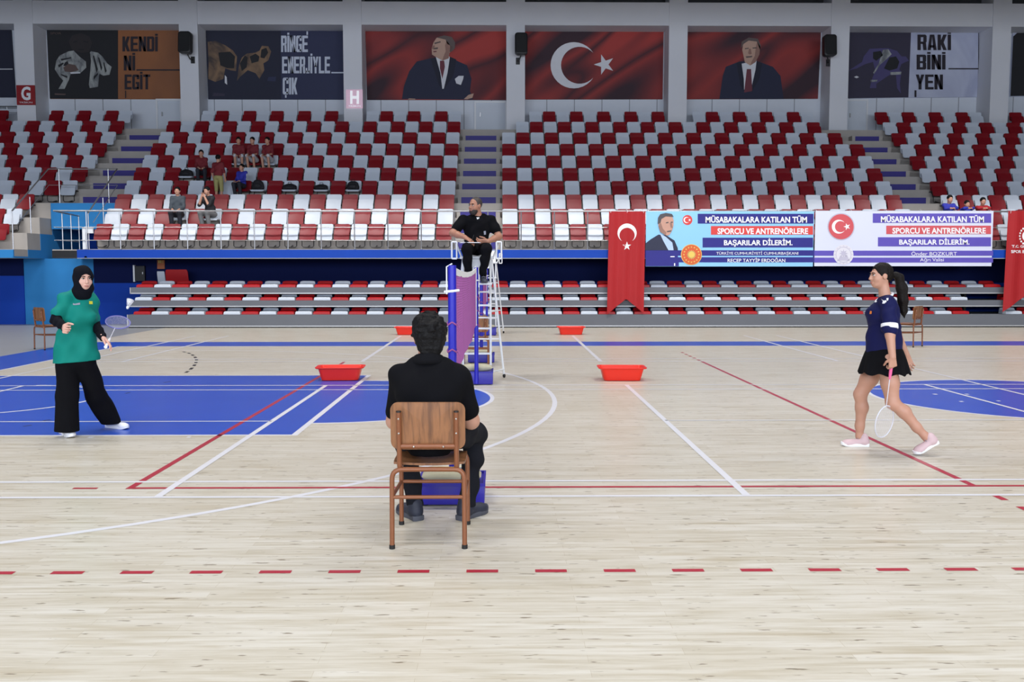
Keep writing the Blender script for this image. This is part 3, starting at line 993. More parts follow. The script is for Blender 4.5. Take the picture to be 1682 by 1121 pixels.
def p1_art(t):
    t.poly([(82, 162), (194, 163), (194, 49), (76.5, 46.5)], PK, 1)
    f = lambda pts: cv(pts, 70, 40, 7.008)
    t.poly(f([(340, 130), (300, 200), (340, 290), (430, 360), (530, 330), (570, 220), (540, 140), (440, 100)]), PDIM, 2)
    t.poly(f([(350, 200), (400, 190), (400, 205), (355, 215)]), PK, 3)
    t.poly(f([(470, 190), (530, 200), (525, 215), (470, 205)]), PK, 3)
    t.poly(f([(410, 285), (480, 285), (470, 298), (420, 298)]), PK, 3)
    t.poly(f([(300, 312), (360, 303), (420, 350), (480, 400), (540, 330), (560, 312), (640, 328), (690, 372), (680, 470), (650, 600), (640, 720), (545, 735), (520, 640), (440, 560), (330, 555), (310, 480), (280, 400)]), PGI, 3)
    t.poly(f([(360, 305), (450, 330), (545, 318), (560, 420), (545, 600), (530, 735), (330, 742), (312, 640), (330, 560), (440, 560), (505, 500), (500, 430), (430, 375)]), PK, 4)
    t.poly(f([(300, 312), (200, 360), (160, 420), (143, 520), (195, 600), (240, 650), (185, 745), (255, 745), (305, 640), (330, 555), (300, 480), (240, 480), (260, 440), (330, 400)]), PGI, 4)
    t.poly(f([(690, 372), (750, 455), (797, 490), (772, 582), (700, 592), (640, 560), (660, 470)]), PGI, 4)
    for a in ([(580, 360), (596, 362), (640, 520), (622, 560)], [(640, 380), (654, 384), (690, 500), (676, 540)], [(700, 440), (712, 440), (740, 540), (722, 560)], [(210, 400), (330, 380), (335, 392), (220, 420)], [(180, 470), (240, 440), (246, 456), (190, 500)], [(210, 570), (290, 600), (284, 620), (220, 590)], [(590, 600), (640, 560), (640, 580), (590, 640)]):
        t.poly(f(a), PK, 5)
    t.poly(f([(240, 500), (300, 455), (380, 470), (420, 530), (330, 552), (260, 545)]), PSKIND, 5)
    t.poly(f([(320, 555), (435, 552), (438, 566), (330, 572)]), PSHIRT, 6)
    t.text('SPOR', *cv([(90, 92)], 70, 40, 7.008)[0], *cv([(215, 116)], 70, 40, 7.008)[0], PSKIND, 2, 0.0)
    t.poly(f([(140, 795), (265, 800), (265, 815), (140, 812)]), PSKIND, 2)
def p1_txt(l):
    q = lambda a, b: (70 + a / 7.008, 40 + b / 7.008)
    block_text(l, 'KENDİ', *q(915, 118), *q(1330, 312), PINK, 24.5)
    block_text(l, 'Nİ', *q(930, 335), *q(1070, 532), PINK, 24.5)
    block_text(l, 'EGİT', *q(940, 556), *q(1243, 750), PINK, 24.5)
    l.rect(*q(1080, 518), *q(1600, 534), PINK, 1)
    l.rect(*q(950, 765), *q(962, 850), PINK, 1)
poster('black and orange poster of a martial artist in white, lettered KENDİ Nİ EGİT', [(82, 162.3), (298.5, 163.2), (296.8, 49), (76.5, 46.5)], PORANGE, p1_art, p1_txt)

def p2_art(t):
    f = lambda pts: cv(pts, 330, 40, 6.23)
    t.poly([(342, 163), (462, 163.5), (461, 51), (338, 49.5)], PDNAVY, 1)
    t.poly(f([(70, 180), (150, 170), (250, 215), (330, 270), (370, 330), (360, 480), (300, 470), (250, 450), (230, 560), (150, 590), (75, 560), (80, 400)]), PGLOW, 2)
    t.poly(f([(180, 290), (300, 280), (350, 330), (340, 450), (270, 450), (200, 420)]), PK, 3)
    t.poly(f([(390, 420), (420, 340), (470, 300), (560, 290), (600, 270), (625, 220), (690, 225), (720, 280), (690, 370), (640, 400), (650, 470), (600, 560), (560, 500), (480, 470), (400, 540), (370, 580)]), PGLOW, 2)
    t.poly(f([(400, 400), (450, 320), (480, 340), (470, 440), (420, 480)]), PK, 3)
    t.poly(f([(620, 260), (670, 240), (690, 290), (650, 350), (610, 340)]), PK, 3)
    t.poly(f([(245, 520), (265, 540), (270, 620), (245, 600)]), PSHIRT, 3)
    t.poly(f([(690, 540), (770, 535), (765, 585), (680, 580)]), PNAVY, 3)
    t.poly(f([(560, 300), (600, 330), (590, 380), (520, 400), (500, 330)]), PK, 3)
    t.poly(f([(130, 700), (245, 710), (245, 735), (120, 735)]), PPDARK, 2)
def p2_txt(l):
    q = lambda a, b: (330 + a / 6.23, 40 + b / 6.23)
    block_text(l, 'RİNGE', *q(818, 96), *q(1098, 284), PTXT, 27)
    block_text(l, 'ENERJİYLE', *q(828, 312), *q(1325, 502), PTXT, 27.5)
    l.rect(*q(1335, 488), *q(1474, 502), PTXT, 1)
    block_text(l, 'ÇIK', *q(835, 545), *q(990, 718), PTXT, 27.5)
    l.rect(*q(1080, 72), *q(1096, 108), PTXT, 1)
poster('navy poster of two boxers with white lettering RİNGE ENERJİYLE ÇIK', [(342, 163), (566.8, 163.6), (565.5, 51), (338, 49.5)], PNAVY, p2_art, p2_txt)

def p3_art(t):
    f = lambda pts: cv(pts, 420, 0, 4.005)
    t.poly(f([(962, 652), (975, 570), (1010, 470), (1060, 405), (1180, 378), (1290, 385), (1390, 430), (1420, 520), (1410, 600), (1430, 655)]), PSUIT, 2)
    t.poly(f([(1185, 375), (1275, 372), (1280, 420), (1240, 585), (1225, 585), (1215, 480)]), PSHIRT, 3)
    t.poly(f([(1212, 400), (1240, 400), (1245, 440), (1228, 520), (1212, 450)]), PTIE, 4)
    t.poly(f([(1160, 360), (1158, 320), (1170, 280), (1190, 250), (1240, 240), (1290, 262), (1300, 320), (1275, 350), (1270, 385), (1230, 400), (1190, 378)]), PSKIN, 4)
    t.poly(f([(1190, 248), (1240, 234), (1290, 244), (1312, 280), (1310, 320), (1290, 340), (1280, 300), (1260, 290), (1250, 262)]), PHAIR, 5)
    t.poly(f([(1228, 398), (1270, 385), (1275, 350), (1280, 300), (1256, 268), (1246, 300), (1250, 340), (1236, 372)]), PSHADE, 5)
    t.poly(f([(1166, 300), (1158, 322), (1172, 326), (1180, 300)]), PSHADE, 5)
    t.poly(f([(1168, 338), (1190, 336), (1190, 343), (1170, 345)]), PTIE, 5)
    t.poly(f([(1150, 386), (1185, 378), (1218, 500), (1228, 590), (1205, 560)]), PLAPEL, 4)
    t.poly(f([(1278, 374), (1320, 392), (1300, 500), (1236, 592), (1262, 480)]), PLAPEL, 4)
    t.poly(f([(1172, 316), (1200, 312), (1198, 324), (1172, 326)]), PHAIR, 5)
    t.poly(f([(1175, 282), (1215, 272), (1218, 280), (1178, 292)]), PHAIR, 5)
    t.poly(f([(1280, 300), (1296, 308), (1292, 340), (1276, 344)]), PSKIND, 6)
    t.poly(f([(1310, 520), (1335, 500), (1368, 500), (1365, 520), (1350, 560), (1320, 550)]), PSHIRT, 3)
    t.poly(f([(1370, 652), (1400, 625), (1435, 615), (1425, 645), (1390, 654)]), PSKIN, 3)
    t.poly(f([(1000, 655), (1010, 648), (1050, 650), (1050, 656)]), PSKIN, 3)
poster('red flag poster with a man in a dark suit gazing upward', [(603, 164), (832, 164.3), (831.5, 51.5), (600.3, 51.5)], PREDF, p3_art)

def p4_art(t):
    q = lambda a, b: (840 + a / 4.005, b / 4.005)
    t.crescent(*q(410, 430), 38, PSHIRT, 2, ang=0.0)
    t.star(*q(612, 425), 17.5, PSHIRT, 2, ang=PI)
poster('red flag poster with a large white crescent and star', [(863, 163.3), (1088.3, 163), (1090, 51.8), (862.5, 51.8)], PREDF, p4_art)

def p5_art(t):
    q = lambda a, b: (1260 + a / 3.986, b / 3.986)
    f = lambda pts: cv(pts, 840, 0, 4.005)
    t.poly(f([(1368, 652), (1390, 500), (1410, 440), (1500, 405), (1610, 400), (1720, 440), (1770, 500), (1790, 652)]), PSUIT, 2)
    t.poly(f([(1512, 420), (1612, 400), (1610, 440), (1575, 590), (1530, 590), (1512, 480)]), PSHIRT, 3)
    t.poly(f([(1548, 455), (1576, 455), (1584, 600), (1530, 610)]), PTIE, 4)
    t.poly(f([(1518, 330), (1525, 280), (1560, 258), (1615, 265), (1637, 310), (1630, 360), (1605, 410), (1570, 432), (1535, 410)]), PSKIN, 4)
    t.poly(f([(1508, 320), (1515, 275), (1560, 248), (1620, 255), (1640, 300), (1634, 330), (1615, 275), (1560, 268), (1527, 290)]), PHAIR, 5)
    t.poly(f([(1570, 432), (1605, 410), (1630, 360), (1637, 310), (1615, 275), (1606, 320), (1600, 370), (1580, 405)]), PSHADE, 5)
    t.poly(f([(1562, 322), (1556, 352), (1566, 360), (1580, 356), (1574, 322)]), PSHADE, 5)
    t.poly(f([(1480, 415), (1512, 405), (1528, 520), (1530, 600), (1505, 560)]), PLAPEL, 4)
    t.poly(f([(1612, 402), (1650, 418), (1630, 520), (1580, 605), (1600, 500)]), PLAPEL, 4)
    t.poly(f([(1540, 372), (1585, 368), (1580, 378), (1545, 382)]), PHAIR, 5)
    t.poly(f([(1535, 318), (1560, 315), (1560, 322), (1535, 325)]), PHAIR, 5)
    t.poly(f([(1585, 314), (1612, 312), (1612, 319), (1586, 321)]), PHAIR, 5)
poster('red flag poster with a man in a dark suit and tie facing front', [(1126, 163), (1343.5, 162.2), (1348.5, 51.5), (1127.5, 52)], PREDF, p5_art)

def p6_art(t):
    f = lambda pts: cv(pts, 1380, 30, 5.57)
    t.poly([(1391, 161.5), (1492, 160.2), (1496.5, 49.5), (1393, 48.8)], PPDARK, 1)
    t.poly(f([(75, 480), (200, 400), (215, 350), (270, 280), (380, 275), (440, 275), (520, 300), (560, 350), (600, 350), (630, 390), (600, 400), (560, 420), (540, 470), (560, 490), (545, 600), (555, 690), (520, 640), (510, 520), (450, 520), (330, 600), (330, 640), (270, 640), (290, 560), (320, 480), (300, 400), (230, 420), (150, 460)]), PPURPLE, 2)
    t.poly(f([(390, 290), (440, 285), (470, 330), (430, 370), (360, 430), (310, 510), (300, 500), (350, 420)]), PGI, 3)
    t.poly(f([(300, 310), (370, 300), (390, 340), (330, 390), (300, 370)]), PK, 3)
    t.poly(f([(450, 360), (510, 350), (540, 400), (520, 460), (450, 480), (400, 460)]), PK, 3)
    t.poly(f([(455, 495), (560, 490), (555, 515), (460, 520)]), PGI, 3)
    t.poly(f([(125, 538), (150, 528), (172, 540), (148, 550)]), PSHIRT, 3)
    t.poly(f([(275, 565), (340, 565), (335, 580), (280, 585)]), PGI, 3)
def p6_txt(l):
    q = lambda a, b: (1380 + a / 5.57, 30 + b / 5.57)
    block_text(l, 'RAKİ', *q(703, 130), *q(1018, 292), PINK, 25.5)
    block_text(l, 'BİNİ', *q(695, 318), *q(968, 470), PINK, 24.5)
    block_text(l, 'YEN', *q(688, 515), *q(944, 652), PINK, 24.5)
    l.rect(*q(990, 457), *q(1264, 468), PINK, 1)
    l.rect(*q(680, 660), *q(698, 722), PINK, 1)
    l.rect(*q(1000, 98), *q(1016, 132), PINK, 1)
    l.rect(*q(1016, 92), *q(1276, 100), PINK, 1)
    l.rect(*q(1264, 100), *q(1270, 720), PINK, 1)
poster('plum and pale grey poster of a bent rider, lettered RAKİ BİNİ YEN', [(1391, 161.5), (1605, 159.5), (1609, 48), (1393, 48.8)], PLIGHT, p6_art, p6_txt)

def p0_art(t):
    t.rect(-60, 113, 21, 114.4, PSHIRT, 2)
poster('dark navy poster with one thin white line beside the G sign pillar', [(-60, 160), (25.5, 160), (18, 46), (-66, 45)], PDNAVY, p0_art)
def p7_art(t):
    t.poly([(1659.5, 158), (1740, 157), (1744, 52), (1690, 49), (1672, 53), (1664, 60)], PK, 2)
poster('pale poster with a dark rounded shape past the last pillar', [(1659, 158.6), (1740, 158), (1744, 46), (1664, 47)], PLIGHT, p7_art)

# ------------------------------------------------------------------ block signs and loudspeakers on the pillars
M_SIGNRED = mat('sign_red', rgb(150, 36, 40), 0.3)
M_SIGNGLARE = mat('sign_glare_pink', rgb(236, 200, 218), 0.2, emit=0.22)  # glare on the panel, painted as pale pink with a weak glow
M_SIGNGLAREINK = mat('sign_glare_white', rgb(246, 248, 255), 0.3, emit=0.42)  # same glare on the letter, put in as glowing white
M_SIGNWHITE = mat('sign_white', rgb(236, 238, 242), 0.3)
def block_sign(x0, y0, x1, y1, letter, m, label, sub, ink):
    Y = PIL_Y - 0.05
    a = aty(x0, y1, Y); c = aty(x1, y0, Y)
    t = MB().bbox((a[0], Y, a[2]), (c[0], Y + 0.046, c[2]), 0.006, m).build('block_sign')
    tag(t, label, 'sign', 'block signs on the pillars')
    l = Flat(Y)
    w, h = x1 - x0, y1 - y0
    l.text(letter, x0 + w * 0.25, y0 + h * 0.07, x0 + w * 0.78, y0 + h * 0.77, ink, 1, 0.035)
    l.text(sub, x0 + w * 0.14, y0 + h * 0.81, x0 + w * 0.88, y0 + h * 0.92, ink, 1, 0.0)
    l.build('lettering', t)
block_sign(27.6, 140, 56.7, 172.4, 'G', M_SIGNRED, 'dark red square sign with a white letter G on a pillar', 'TRİBÜN', M_SIGNWHITE)
block_sign(568.5, 147, 595.5, 178, 'H', M_SIGNGLARE, 'square sign with painted pink glare and a white letter H on a pillar', 'TRİBÜN', M_SIGNGLAREINK)

M_GRILLE = mat('speaker_grille', rgb(20, 21, 24), 0.7, bump=0.4, bscale=160)
def wall_speaker(px, py, label, side):
    p = aty(px, py, ky(33.92))
    t = empty('wall_speaker', p, 0.0, label, 'loudspeaker', 'black loudspeakers on the pillars')
    rings = []
    for y, w, h in ((-0.19, 0.37, 0.65), (-0.17, 0.41, 0.70), (0.06, 0.41, 0.70), (0.19, 0.26, 0.60)):
        rings.append([(x, y + z * 0.10, z) for x, z in rrect(w, h, 0.09)])
    MB().loft(rings, M_BLACKP).build('cabinet', M_BLACKP, t, smooth=40)
    MB().loft([[(x, y + z * 0.10, z) for x, z in rrect(0.34, 0.61, 0.07)] for y in (-0.205, -0.188)]).build('grille', M_GRILLE, t)
    b = MB().tube([(0, 0.12, -0.33), (side * 0.06, 0.16, -0.46), (side * 0.10, 0.33, -0.46)], 0.022, 8)
    b.box((side * 0.10 - 0.065, 0.325, -0.57), (side * 0.10 + 0.065, 0.352, -0.35))
    b.build('bracket', M_BLACKP, t)
wall_speaker(305.5, 71, 'black loudspeaker on the pillar right of the orange poster', 1)
wall_speaker(856, 73, 'black loudspeaker at the edge of the crescent poster', -1)
wall_speaker(1361.5, 76, 'black loudspeaker between the suited man poster and the rider poster', 1)

# ------------------------------------------------------------------ flags and banners on the railing
M_FLAGRED = mat('flag_red_cloth', rgb(166, 18, 26), 0.7, var=0.07, scale=2)
M_FLAGWHITE = mat('flag_white_print', rgb(238, 238, 240), 0.7)
def ripple(amp, wl, ph=0.0):
    return lambda x, z: amp * math.sin(x / wl * 2 * PI + ph + 0.4 * math.sin(z * 1.7))

def cords(o, pts):
    """short loops that tie a hung cloth to the top rail"""
    zr = kz(3.178)
    for x, y in pts:
        MB().tube([(x, y, zr - 0.05), (x, y, zr + 0.02), (x, RAIL_Y - 0.03, zr + 0.042), (x, RAIL_Y + 0.03, zr + 0.036), (x, RAIL_Y + 0.045, zr), (x, RAIL_Y + 0.02, zr - 0.04), (x, y + 0.006, zr - 0.05)], 0.005, 6).build('tie_cord', M_WHITEMETAL, o, smooth=60)

class Cloth(Flat):
    """Flat whose plane hangs in shallow folds"""
    def __init__(s, Y, fold):
        super().__init__(Y)
        s.fold = fold
    def P(s, x, y, layer=0):
        p = aty(x, y, s.Y)
        return (p[0], s.Y + s.fold(p[0], p[2]) - 0.005 * layer, p[2])
    def sheet(s, outline, m, nx=18, ny=16):
        """outline(u, v) -> pixel; v from top to bottom"""
        vs = [s.P(*outline(i / nx, j / ny)) for j in range(ny + 1) for i in range(nx + 1)]
        fs = [(j * (nx + 1) + i, (j + 1) * (nx + 1) + i, (j + 1) * (nx + 1) + i + 1, j * (nx + 1) + i + 1) for j in range(ny) for i in range(nx)]
        back = [(p[0], p[1] + 0.004, p[2]) for p in vs]
        k = len(vs)
        s.b.add(vs + back, fs + [tuple(q + k for q in reversed(f)) for f in fs], m)

FY = 24.555
def flag1():
    t = Cloth(FY, ripple(0.018, 0.33))
    def ol(u, v):
        x0, x1 = 1000.5 + (997 - 1000.5) * v, 1060.5 + (1057.5 - 1060.5) * v
        yb = 517 - 25 * (1 - abs(2 * u - 1)) - (2 if u > 0.5 else 0)
        return x0 + (x1 - x0) * u, 347.5 + (yb - 347.5) * v
    t.sheet(ol, M_FLAGRED, 20, 20)
    o = tag(t.build('flag'), 'red swallowtail flag with white crescent and star hung from the railing', 'flag', 'red flags hung from the railing')
    e = Cloth(FY, t.fold)
    e.crescent(1030, 383, 15.6, M_FLAGWHITE, 1, ang=-PI / 2)
    e.star(1029.7, 404.5, 7.6, M_FLAGWHITE, 1, ang=PI / 2)
    e.build('crescent_and_star', o)
    cords(o, [(float(aty(x, 350, FY)[0]), FY - 0.01) for x in (1003, 1030, 1057)])
def flag2():
    t = Cloth(FY, ripple(0.02, 0.41, 1.0))
    def ol(u, v):
        x0, x1 = 1657 + (1647.5 - 1657) * v, 1725 + (1722 - 1725) * v
        yb = 513 - 27 * (1 - abs(2 * u - 1))
        return x0 + (x1 - x0) * u, 346.5 + (yb - 346.5) * v
    t.sheet(ol, M_FLAGRED, 20, 20)
    o = tag(t.build('flag'), 'red swallowtail flag with a white round emblem and T.C. lettering', 'flag', 'red flags hung from the railing')
    e = Cloth(FY, t.fold)
    for k in range(20):
        a = 2 * PI * k / 20
        e.disc(1690 + 15 * math.cos(a), 388 + 15 * math.sin(a), 1.7, 1.7, M_FLAGWHITE, 1, 8)
    e.crescent(1689, 388, 9.5, M_FLAGWHITE, 1)
    e.star(1696, 388, 4.5, M_FLAGWHITE, 1, ang=PI)
    e.build('emblem', o)
    l = Cloth(FY, t.fold)
    l.text('T.C. GENÇLİK VE', 1661.5, 401.5, 1717, 408, M_FLAGWHITE, 1, 0.02)
    l.text('SPOR BAKANLIĞI', 1660.5, 409.5, 1716, 416, M_FLAGWHITE, 1, 0.02)
    l.build('lettering', o)
    cords(o, [(float(aty(x, 350, FY)[0]), FY - 0.01) for x in (1660, 1690, 1720)])
flag1()
flag2()

BLUEP = mat('banner_sky_print', rgb(142, 200, 240), 0.6, var=0.06, scale=0.8)
PALEP = mat('banner_pale_print', rgb(214, 218, 238), 0.6, var=0.03, scale=0.8)
NAVYP = mat('banner_navy_print', rgb(36, 34, 128), 0.6)
VIOLP = mat('banner_violet_print', rgb(92, 78, 178), 0.6)
REDP = mat('banner_red_print', rgb(214, 66, 62), 0.6)
REDP2 = mat('banner_soft_red_print', rgb(206, 84, 92), 0.6)
ORAP = mat('banner_orange_print', rgb(214, 92, 50), 0.6)
YELP = mat('banner_yellow_print', rgb(228, 196, 96), 0.6)
WHP = mat('banner_white_ink', rgb(240, 240, 246), 0.6)
GREYP = mat('banner_silver_print', rgb(222, 220, 230), 0.6)
GREYP2 = mat('banner_grey_print', rgb(190, 186, 206), 0.6)
BSUIT = mat('banner_suit', rgb(36, 40, 66), 0.6)
BSKIN = mat('banner_skin', rgb(196, 150, 132), 0.6)
BHAIR = mat('banner_hair', rgb(78, 74, 78), 0.6)
BSHIRT = mat('banner_shirt', rgb(176, 200, 236), 0.6)
GOLD = mat('banner_gold_print', rgb(206, 190, 110), 0.6)
BY = 24.575
LINES = ('MÜSABAKALARA KATILAN TÜM', 'SPORCU VE ANTRENÖRLERE', 'BAŞARILAR DİLERİM.')
def sheet(label, x0, y0, x1, y1, m, art, letters, extra):
    t = Flat(BY)
    a, c = aty(x0, y1, BY), aty(x1, y0, BY)
    t.b.box((a[0], BY, a[2]), (c[0], BY + 0.012, c[2]), m)
    art(t)
    o = tag(t.build('banner'), label, 'banner', 'long printed banners on the railing')
    for row in letters:
        l = Flat(BY)
        l.text(*row[:5], WHP, 2, row[5])
        l.build('lettering', o)
    for name, fn in extra:
        e = Flat(BY)
        fn(e)
        e.build(name, o)
    cords(o, [(float(aty(x, 350, BY)[0]), BY + 0.006) for x in np.linspace(x0 + 4, x1 - 4, 6)])
def ban1(t):
    t.rect(1146, 351.4, 1336, 367.5, NAVYP, 1)
    t.rect(1167.7, 371.6, 1335.4, 385.8, REDP, 1)
    t.rect(1154, 390.7, 1335.4, 406.7, NAVYP, 1)
    t.rect(1060.5, 411.4, 1337.2, 420.3, NAVYP, 1)
    t.rect(1060.5, 422.8, 1337.2, 431.2, NAVYP, 1)
    t.rect(1060.5, 420.3, 1113.5, 422.8, NAVYP, 1)
    t.rect(1060.5, 431.2, 1115, 437.6, NAVYP, 1)
    t.rect(1101, 421, 1108, 422.6, WHP, 2)
    t.rect(1107, 432.5, 1109, 437, WHP, 2)
ban1_txt = (
    (LINES[0], 1158.8, 354.0, 1325.4, 366.2, 0.03),
    (LINES[1], 1178.4, 373.0, 1327.2, 385.0, 0.03),
    (LINES[2], 1189, 391.8, 1301.5, 405.6, 0.03),
    ('TÜRKİYE CUMHURİYETİ CUMHURBAŞKANI', 1176.6, 412.6, 1311, 419.8, 0.0),
    ('RECEP TAYYİP ERDOĞAN', 1195, 423.3, 1289.7, 431.0, 0.01),
)
def ban1_emb(e):
    e.disc(1129.2, 361.6, 8, 8.2, REDP, 1)
    e.crescent(1127.6, 361.6, 5, WHP, 2)
    e.star(1132.6, 361.6, 2.6, WHP, 2, ang=PI)
def ban1_seal(e):
    e.disc(1135.6, 418.6, 17.2, 17.2, YELP, 2, 36)
    e.disc(1135.6, 418.6, 16.2, 16.2, ORAP, 3, 36)
    e.star(1135.6, 418.6, 8.2, GOLD, 4, npt=16, inner=0.62)
    e.disc(1135.6, 418.6, 5, 5, YELP, 5, 16)
    for k in range(16):
        a = 2 * PI * k / 16
        e.star(1135.6 + 12.4 * math.cos(a), 418.6 + 12.4 * math.sin(a), 1.9, YELP, 4, ang=PI / 2)
def ban1_por(e):
    f = lambda pts: cv(pts, 1040, 340, 2.803)
    e.poly(f([(57, 200), (57, 168), (80, 150), (116, 128), (150, 130), (190, 155), (205, 190), (206, 200)]), BSUIT, 2)
    e.poly(f([(122, 122), (150, 138), (180, 165), (186, 200), (162, 200), (140, 160)]), BSHIRT, 3)
    e.poly(f([(114, 60), (122, 40), (150, 34), (178, 40), (186, 62), (185, 88), (178, 110), (166, 130), (150, 132), (124, 116), (116, 90)]), BSKIN, 4)
    e.poly(f([(112, 78), (114, 50), (124, 34), (150, 28), (178, 33), (186, 46), (178, 46), (150, 44), (130, 56), (124, 80)]), BHAIR, 5)
    e.poly(f([(116, 90), (124, 116), (150, 132), (152, 118), (136, 100), (128, 76)]), PSHADE, 5)
    e.poly(f([(168, 74), (172, 96), (182, 98), (178, 76)]), PSHADE, 5)
    e.poly(f([(118, 76), (126, 74), (128, 92), (120, 94)]), PSHADE, 6)
    e.poly(f([(154, 112), (176, 108), (174, 114), (156, 117)]), BHAIR, 5)
    e.poly(f([(150, 72), (162, 69), (162, 74), (150, 76)]), BHAIR, 5)
    e.poly(f([(172, 69), (182, 68), (182, 73), (172, 74)]), BHAIR, 5)
sheet('sky blue banner with a suited man, orange seal and Turkish greeting lettering', 1060.5, 347.5, 1337.3, 438, BLUEP, ban1, ban1_txt, (('flag_emblem', ban1_emb), ('seal', ban1_seal), ('portrait', ban1_por)))
def ban2(t):
    t.rect(1433.5, 350.9, 1628, 366.3, VIOLP, 1)
    t.rect(1455.6, 371, 1627.6, 384.8, REDP2, 1)
    t.rect(1442, 390, 1627.6, 405, VIOLP, 1)
    t.rect(1337.4, 412, 1631, 420.4, VIOLP, 1)
    t.rect(1337.4, 423.4, 1631, 431.6, VIOLP, 1)
ban2_txt = (
    (LINES[0], 1446.7, 353.4, 1616, 365.5, 0.03),
    (LINES[1], 1465.6, 372.4, 1619, 384.2, 0.03),
    (LINES[2], 1476.7, 391.0, 1592.3, 404.4, 0.03),
    ('Önder BOZKURT', 1496.7, 412.8, 1571.6, 420.0, 0.0),
    ('Ağrı Valisi', 1511, 423.6, 1550, 431.2, 0.0),
)
def ban2_emb(e):
    e.disc(1381.4, 372.6, 22.5, 22.5, GREYP2, 1, 36)
    e.disc(1381.4, 372.6, 20.7, 20.7, REDP2, 2, 36)
    e.crescent(1377.5, 372.6, 11.5, WHP, 3)
    e.star(1391, 372.6, 6, WHP, 3, ang=PI)
def ban2_seal(e):
    e.disc(1385.3, 418.6, 16.4, 16.4, GREYP, 2, 36)
    e.ring(1385.3, 418.6, 12.8, 0.8, GREYP2, 3)
    for k in range(16):
        a = 2 * PI * k / 16
        e.star(1385.3 + 14.4 * math.cos(a), 418.6 + 14.4 * math.sin(a), 1.2, GREYP2, 3, ang=PI / 2)
    e.star(1385.3, 416.6, 7, GREYP2, 3, npt=8, inner=0.5)
    e.poly([(1376, 428), (1380, 420), (1385, 423), (1391, 419), (1395, 428)], GREYP2, 3)
sheet('pale lavender banner with red crescent disc, silver seal and violet lettering bars', 1337.5, 346.6, 1632, 437.5, PALEP, ban2, ban2_txt, (('flag_emblem', ban2_emb), ('seal', ban2_seal)))

# ------------------------------------------------------------------ things on the blue wall below the stand
M_ORSIGN = mat('orange_sign', rgb(176, 96, 52), 0.5)
a, c = aty(258.3, 442, 26.26), aty(270, 427.5, 26.26)
o = MB().bbox((a[0], 26.26, a[2]), (c[0], 26.298, c[2]), 0.006, M_ORSIGN).build('wall_sign')
tag(o, 'small orange sign on the navy wall above the bleachers', 'sign')
l = Flat(26.26)
for x0, x1, y0, y1 in ((260, 262.4, 428, 432.5), (263.2, 264.8, 428, 432.5), (265.6, 268.6, 428.6, 429.8), (265.6, 268.6, 431.2, 432.4)):
    l.rect(x0, y0, x1, y1, GOLD, 1)
l.build('lettering', o)
a, c = aty(219, 462, 26.2), aty(237, 437, 26.2)
t = empty('wall_cabinet', (a[0], 26.2, a[2]), 0, 'small dark wall cabinet with a pale metal edge on the navy wall', 'cabinet')
w, h = c[0] - a[0], c[2] - a[2]
MB().bbox((0.04, 0.0, 0), (w, 0.098, h), 0.008).build('cabinet_body', M_BLACKP, t)
MB().bbox((0.0, -0.01, -0.02), (0.045, 0.098, h + 0.02), 0.004).build('edge_profile', M_WHITEMETAL, t)
MB().box((w * 0.80, -0.006, h * 0.45), (w * 0.88, 0.0, h * 0.6)).build('latch', M_STEEL, t)
# ------------------------------------------------------------------ court equipment
M_CHAIRWOOD = ramp_mat('chair_plywood', ((0.3, rgb(104, 68, 44)), (0.55, rgb(146, 98, 62)), (0.75, rgb(126, 82, 52))), (14, 14, 0.9), 3.0, 4.0, rough=0.42, distortion=0.6)
M_CHAIRTUBE = mat('brown_tube', rgb(132, 80, 50), 0.38, metal=0.15, var=0.08, scale=12)
M_BOLT = mat('bolt_steel', rgb(200, 196, 190), 0.3, metal=0.8)
M_BOLTD = mat('bolt_black', rgb(36, 30, 28), 0.5)
M_NETBLUE = mat('post_blue', rgb(28, 26, 168), 0.35, var=0.05)
M_BOXBLUE = mat('base_box_blue', rgb(38, 30, 150), 0.4, var=0.06)
M_NETPURPLE = mat('net_purple', rgb(146, 78, 138), 0.8)
M_TAPE = mat('net_tape_white', rgb(232, 232, 234), 0.7)
M_BAG = mat('sandbag_beige', rgb(176, 170, 146), 0.75, var=0.12, scale=9, bump=0.3, bscale=14)
M_BAGY = mat('sandbag_yellow_print', rgb(226, 214, 120), 0.7)
M_BAGB = mat('sandbag_blue_print', rgb(90, 118, 196), 0.7)
M_BASIN = mat('basin_red', rgb(236, 44, 26), 0.34, var=0.03)
M_WHITEPL = mat('white_plastic', rgb(222, 224, 228), 0.4)
M_RUBBER = mat('rubber_black', rgb(26, 25, 25), 0.7)

def bend(pts, r, n=5):
    """round the corners of a polyline"""
    P = [Vector(p) for p in pts]
    out = [P[0]]
    for i in range(1, len(P) - 1):
        a = P[i] + (P[i - 1] - P[i]).normalized() * r
        c = P[i] + (P[i + 1] - P[i]).normalized() * r
        for j in range(n + 1):
            t = j / n
            out.append(a * (1 - t) ** 2 + P[i] * (2 * t * (1 - t)) + c * t ** 2)
    out.append(P[-1])
    return out

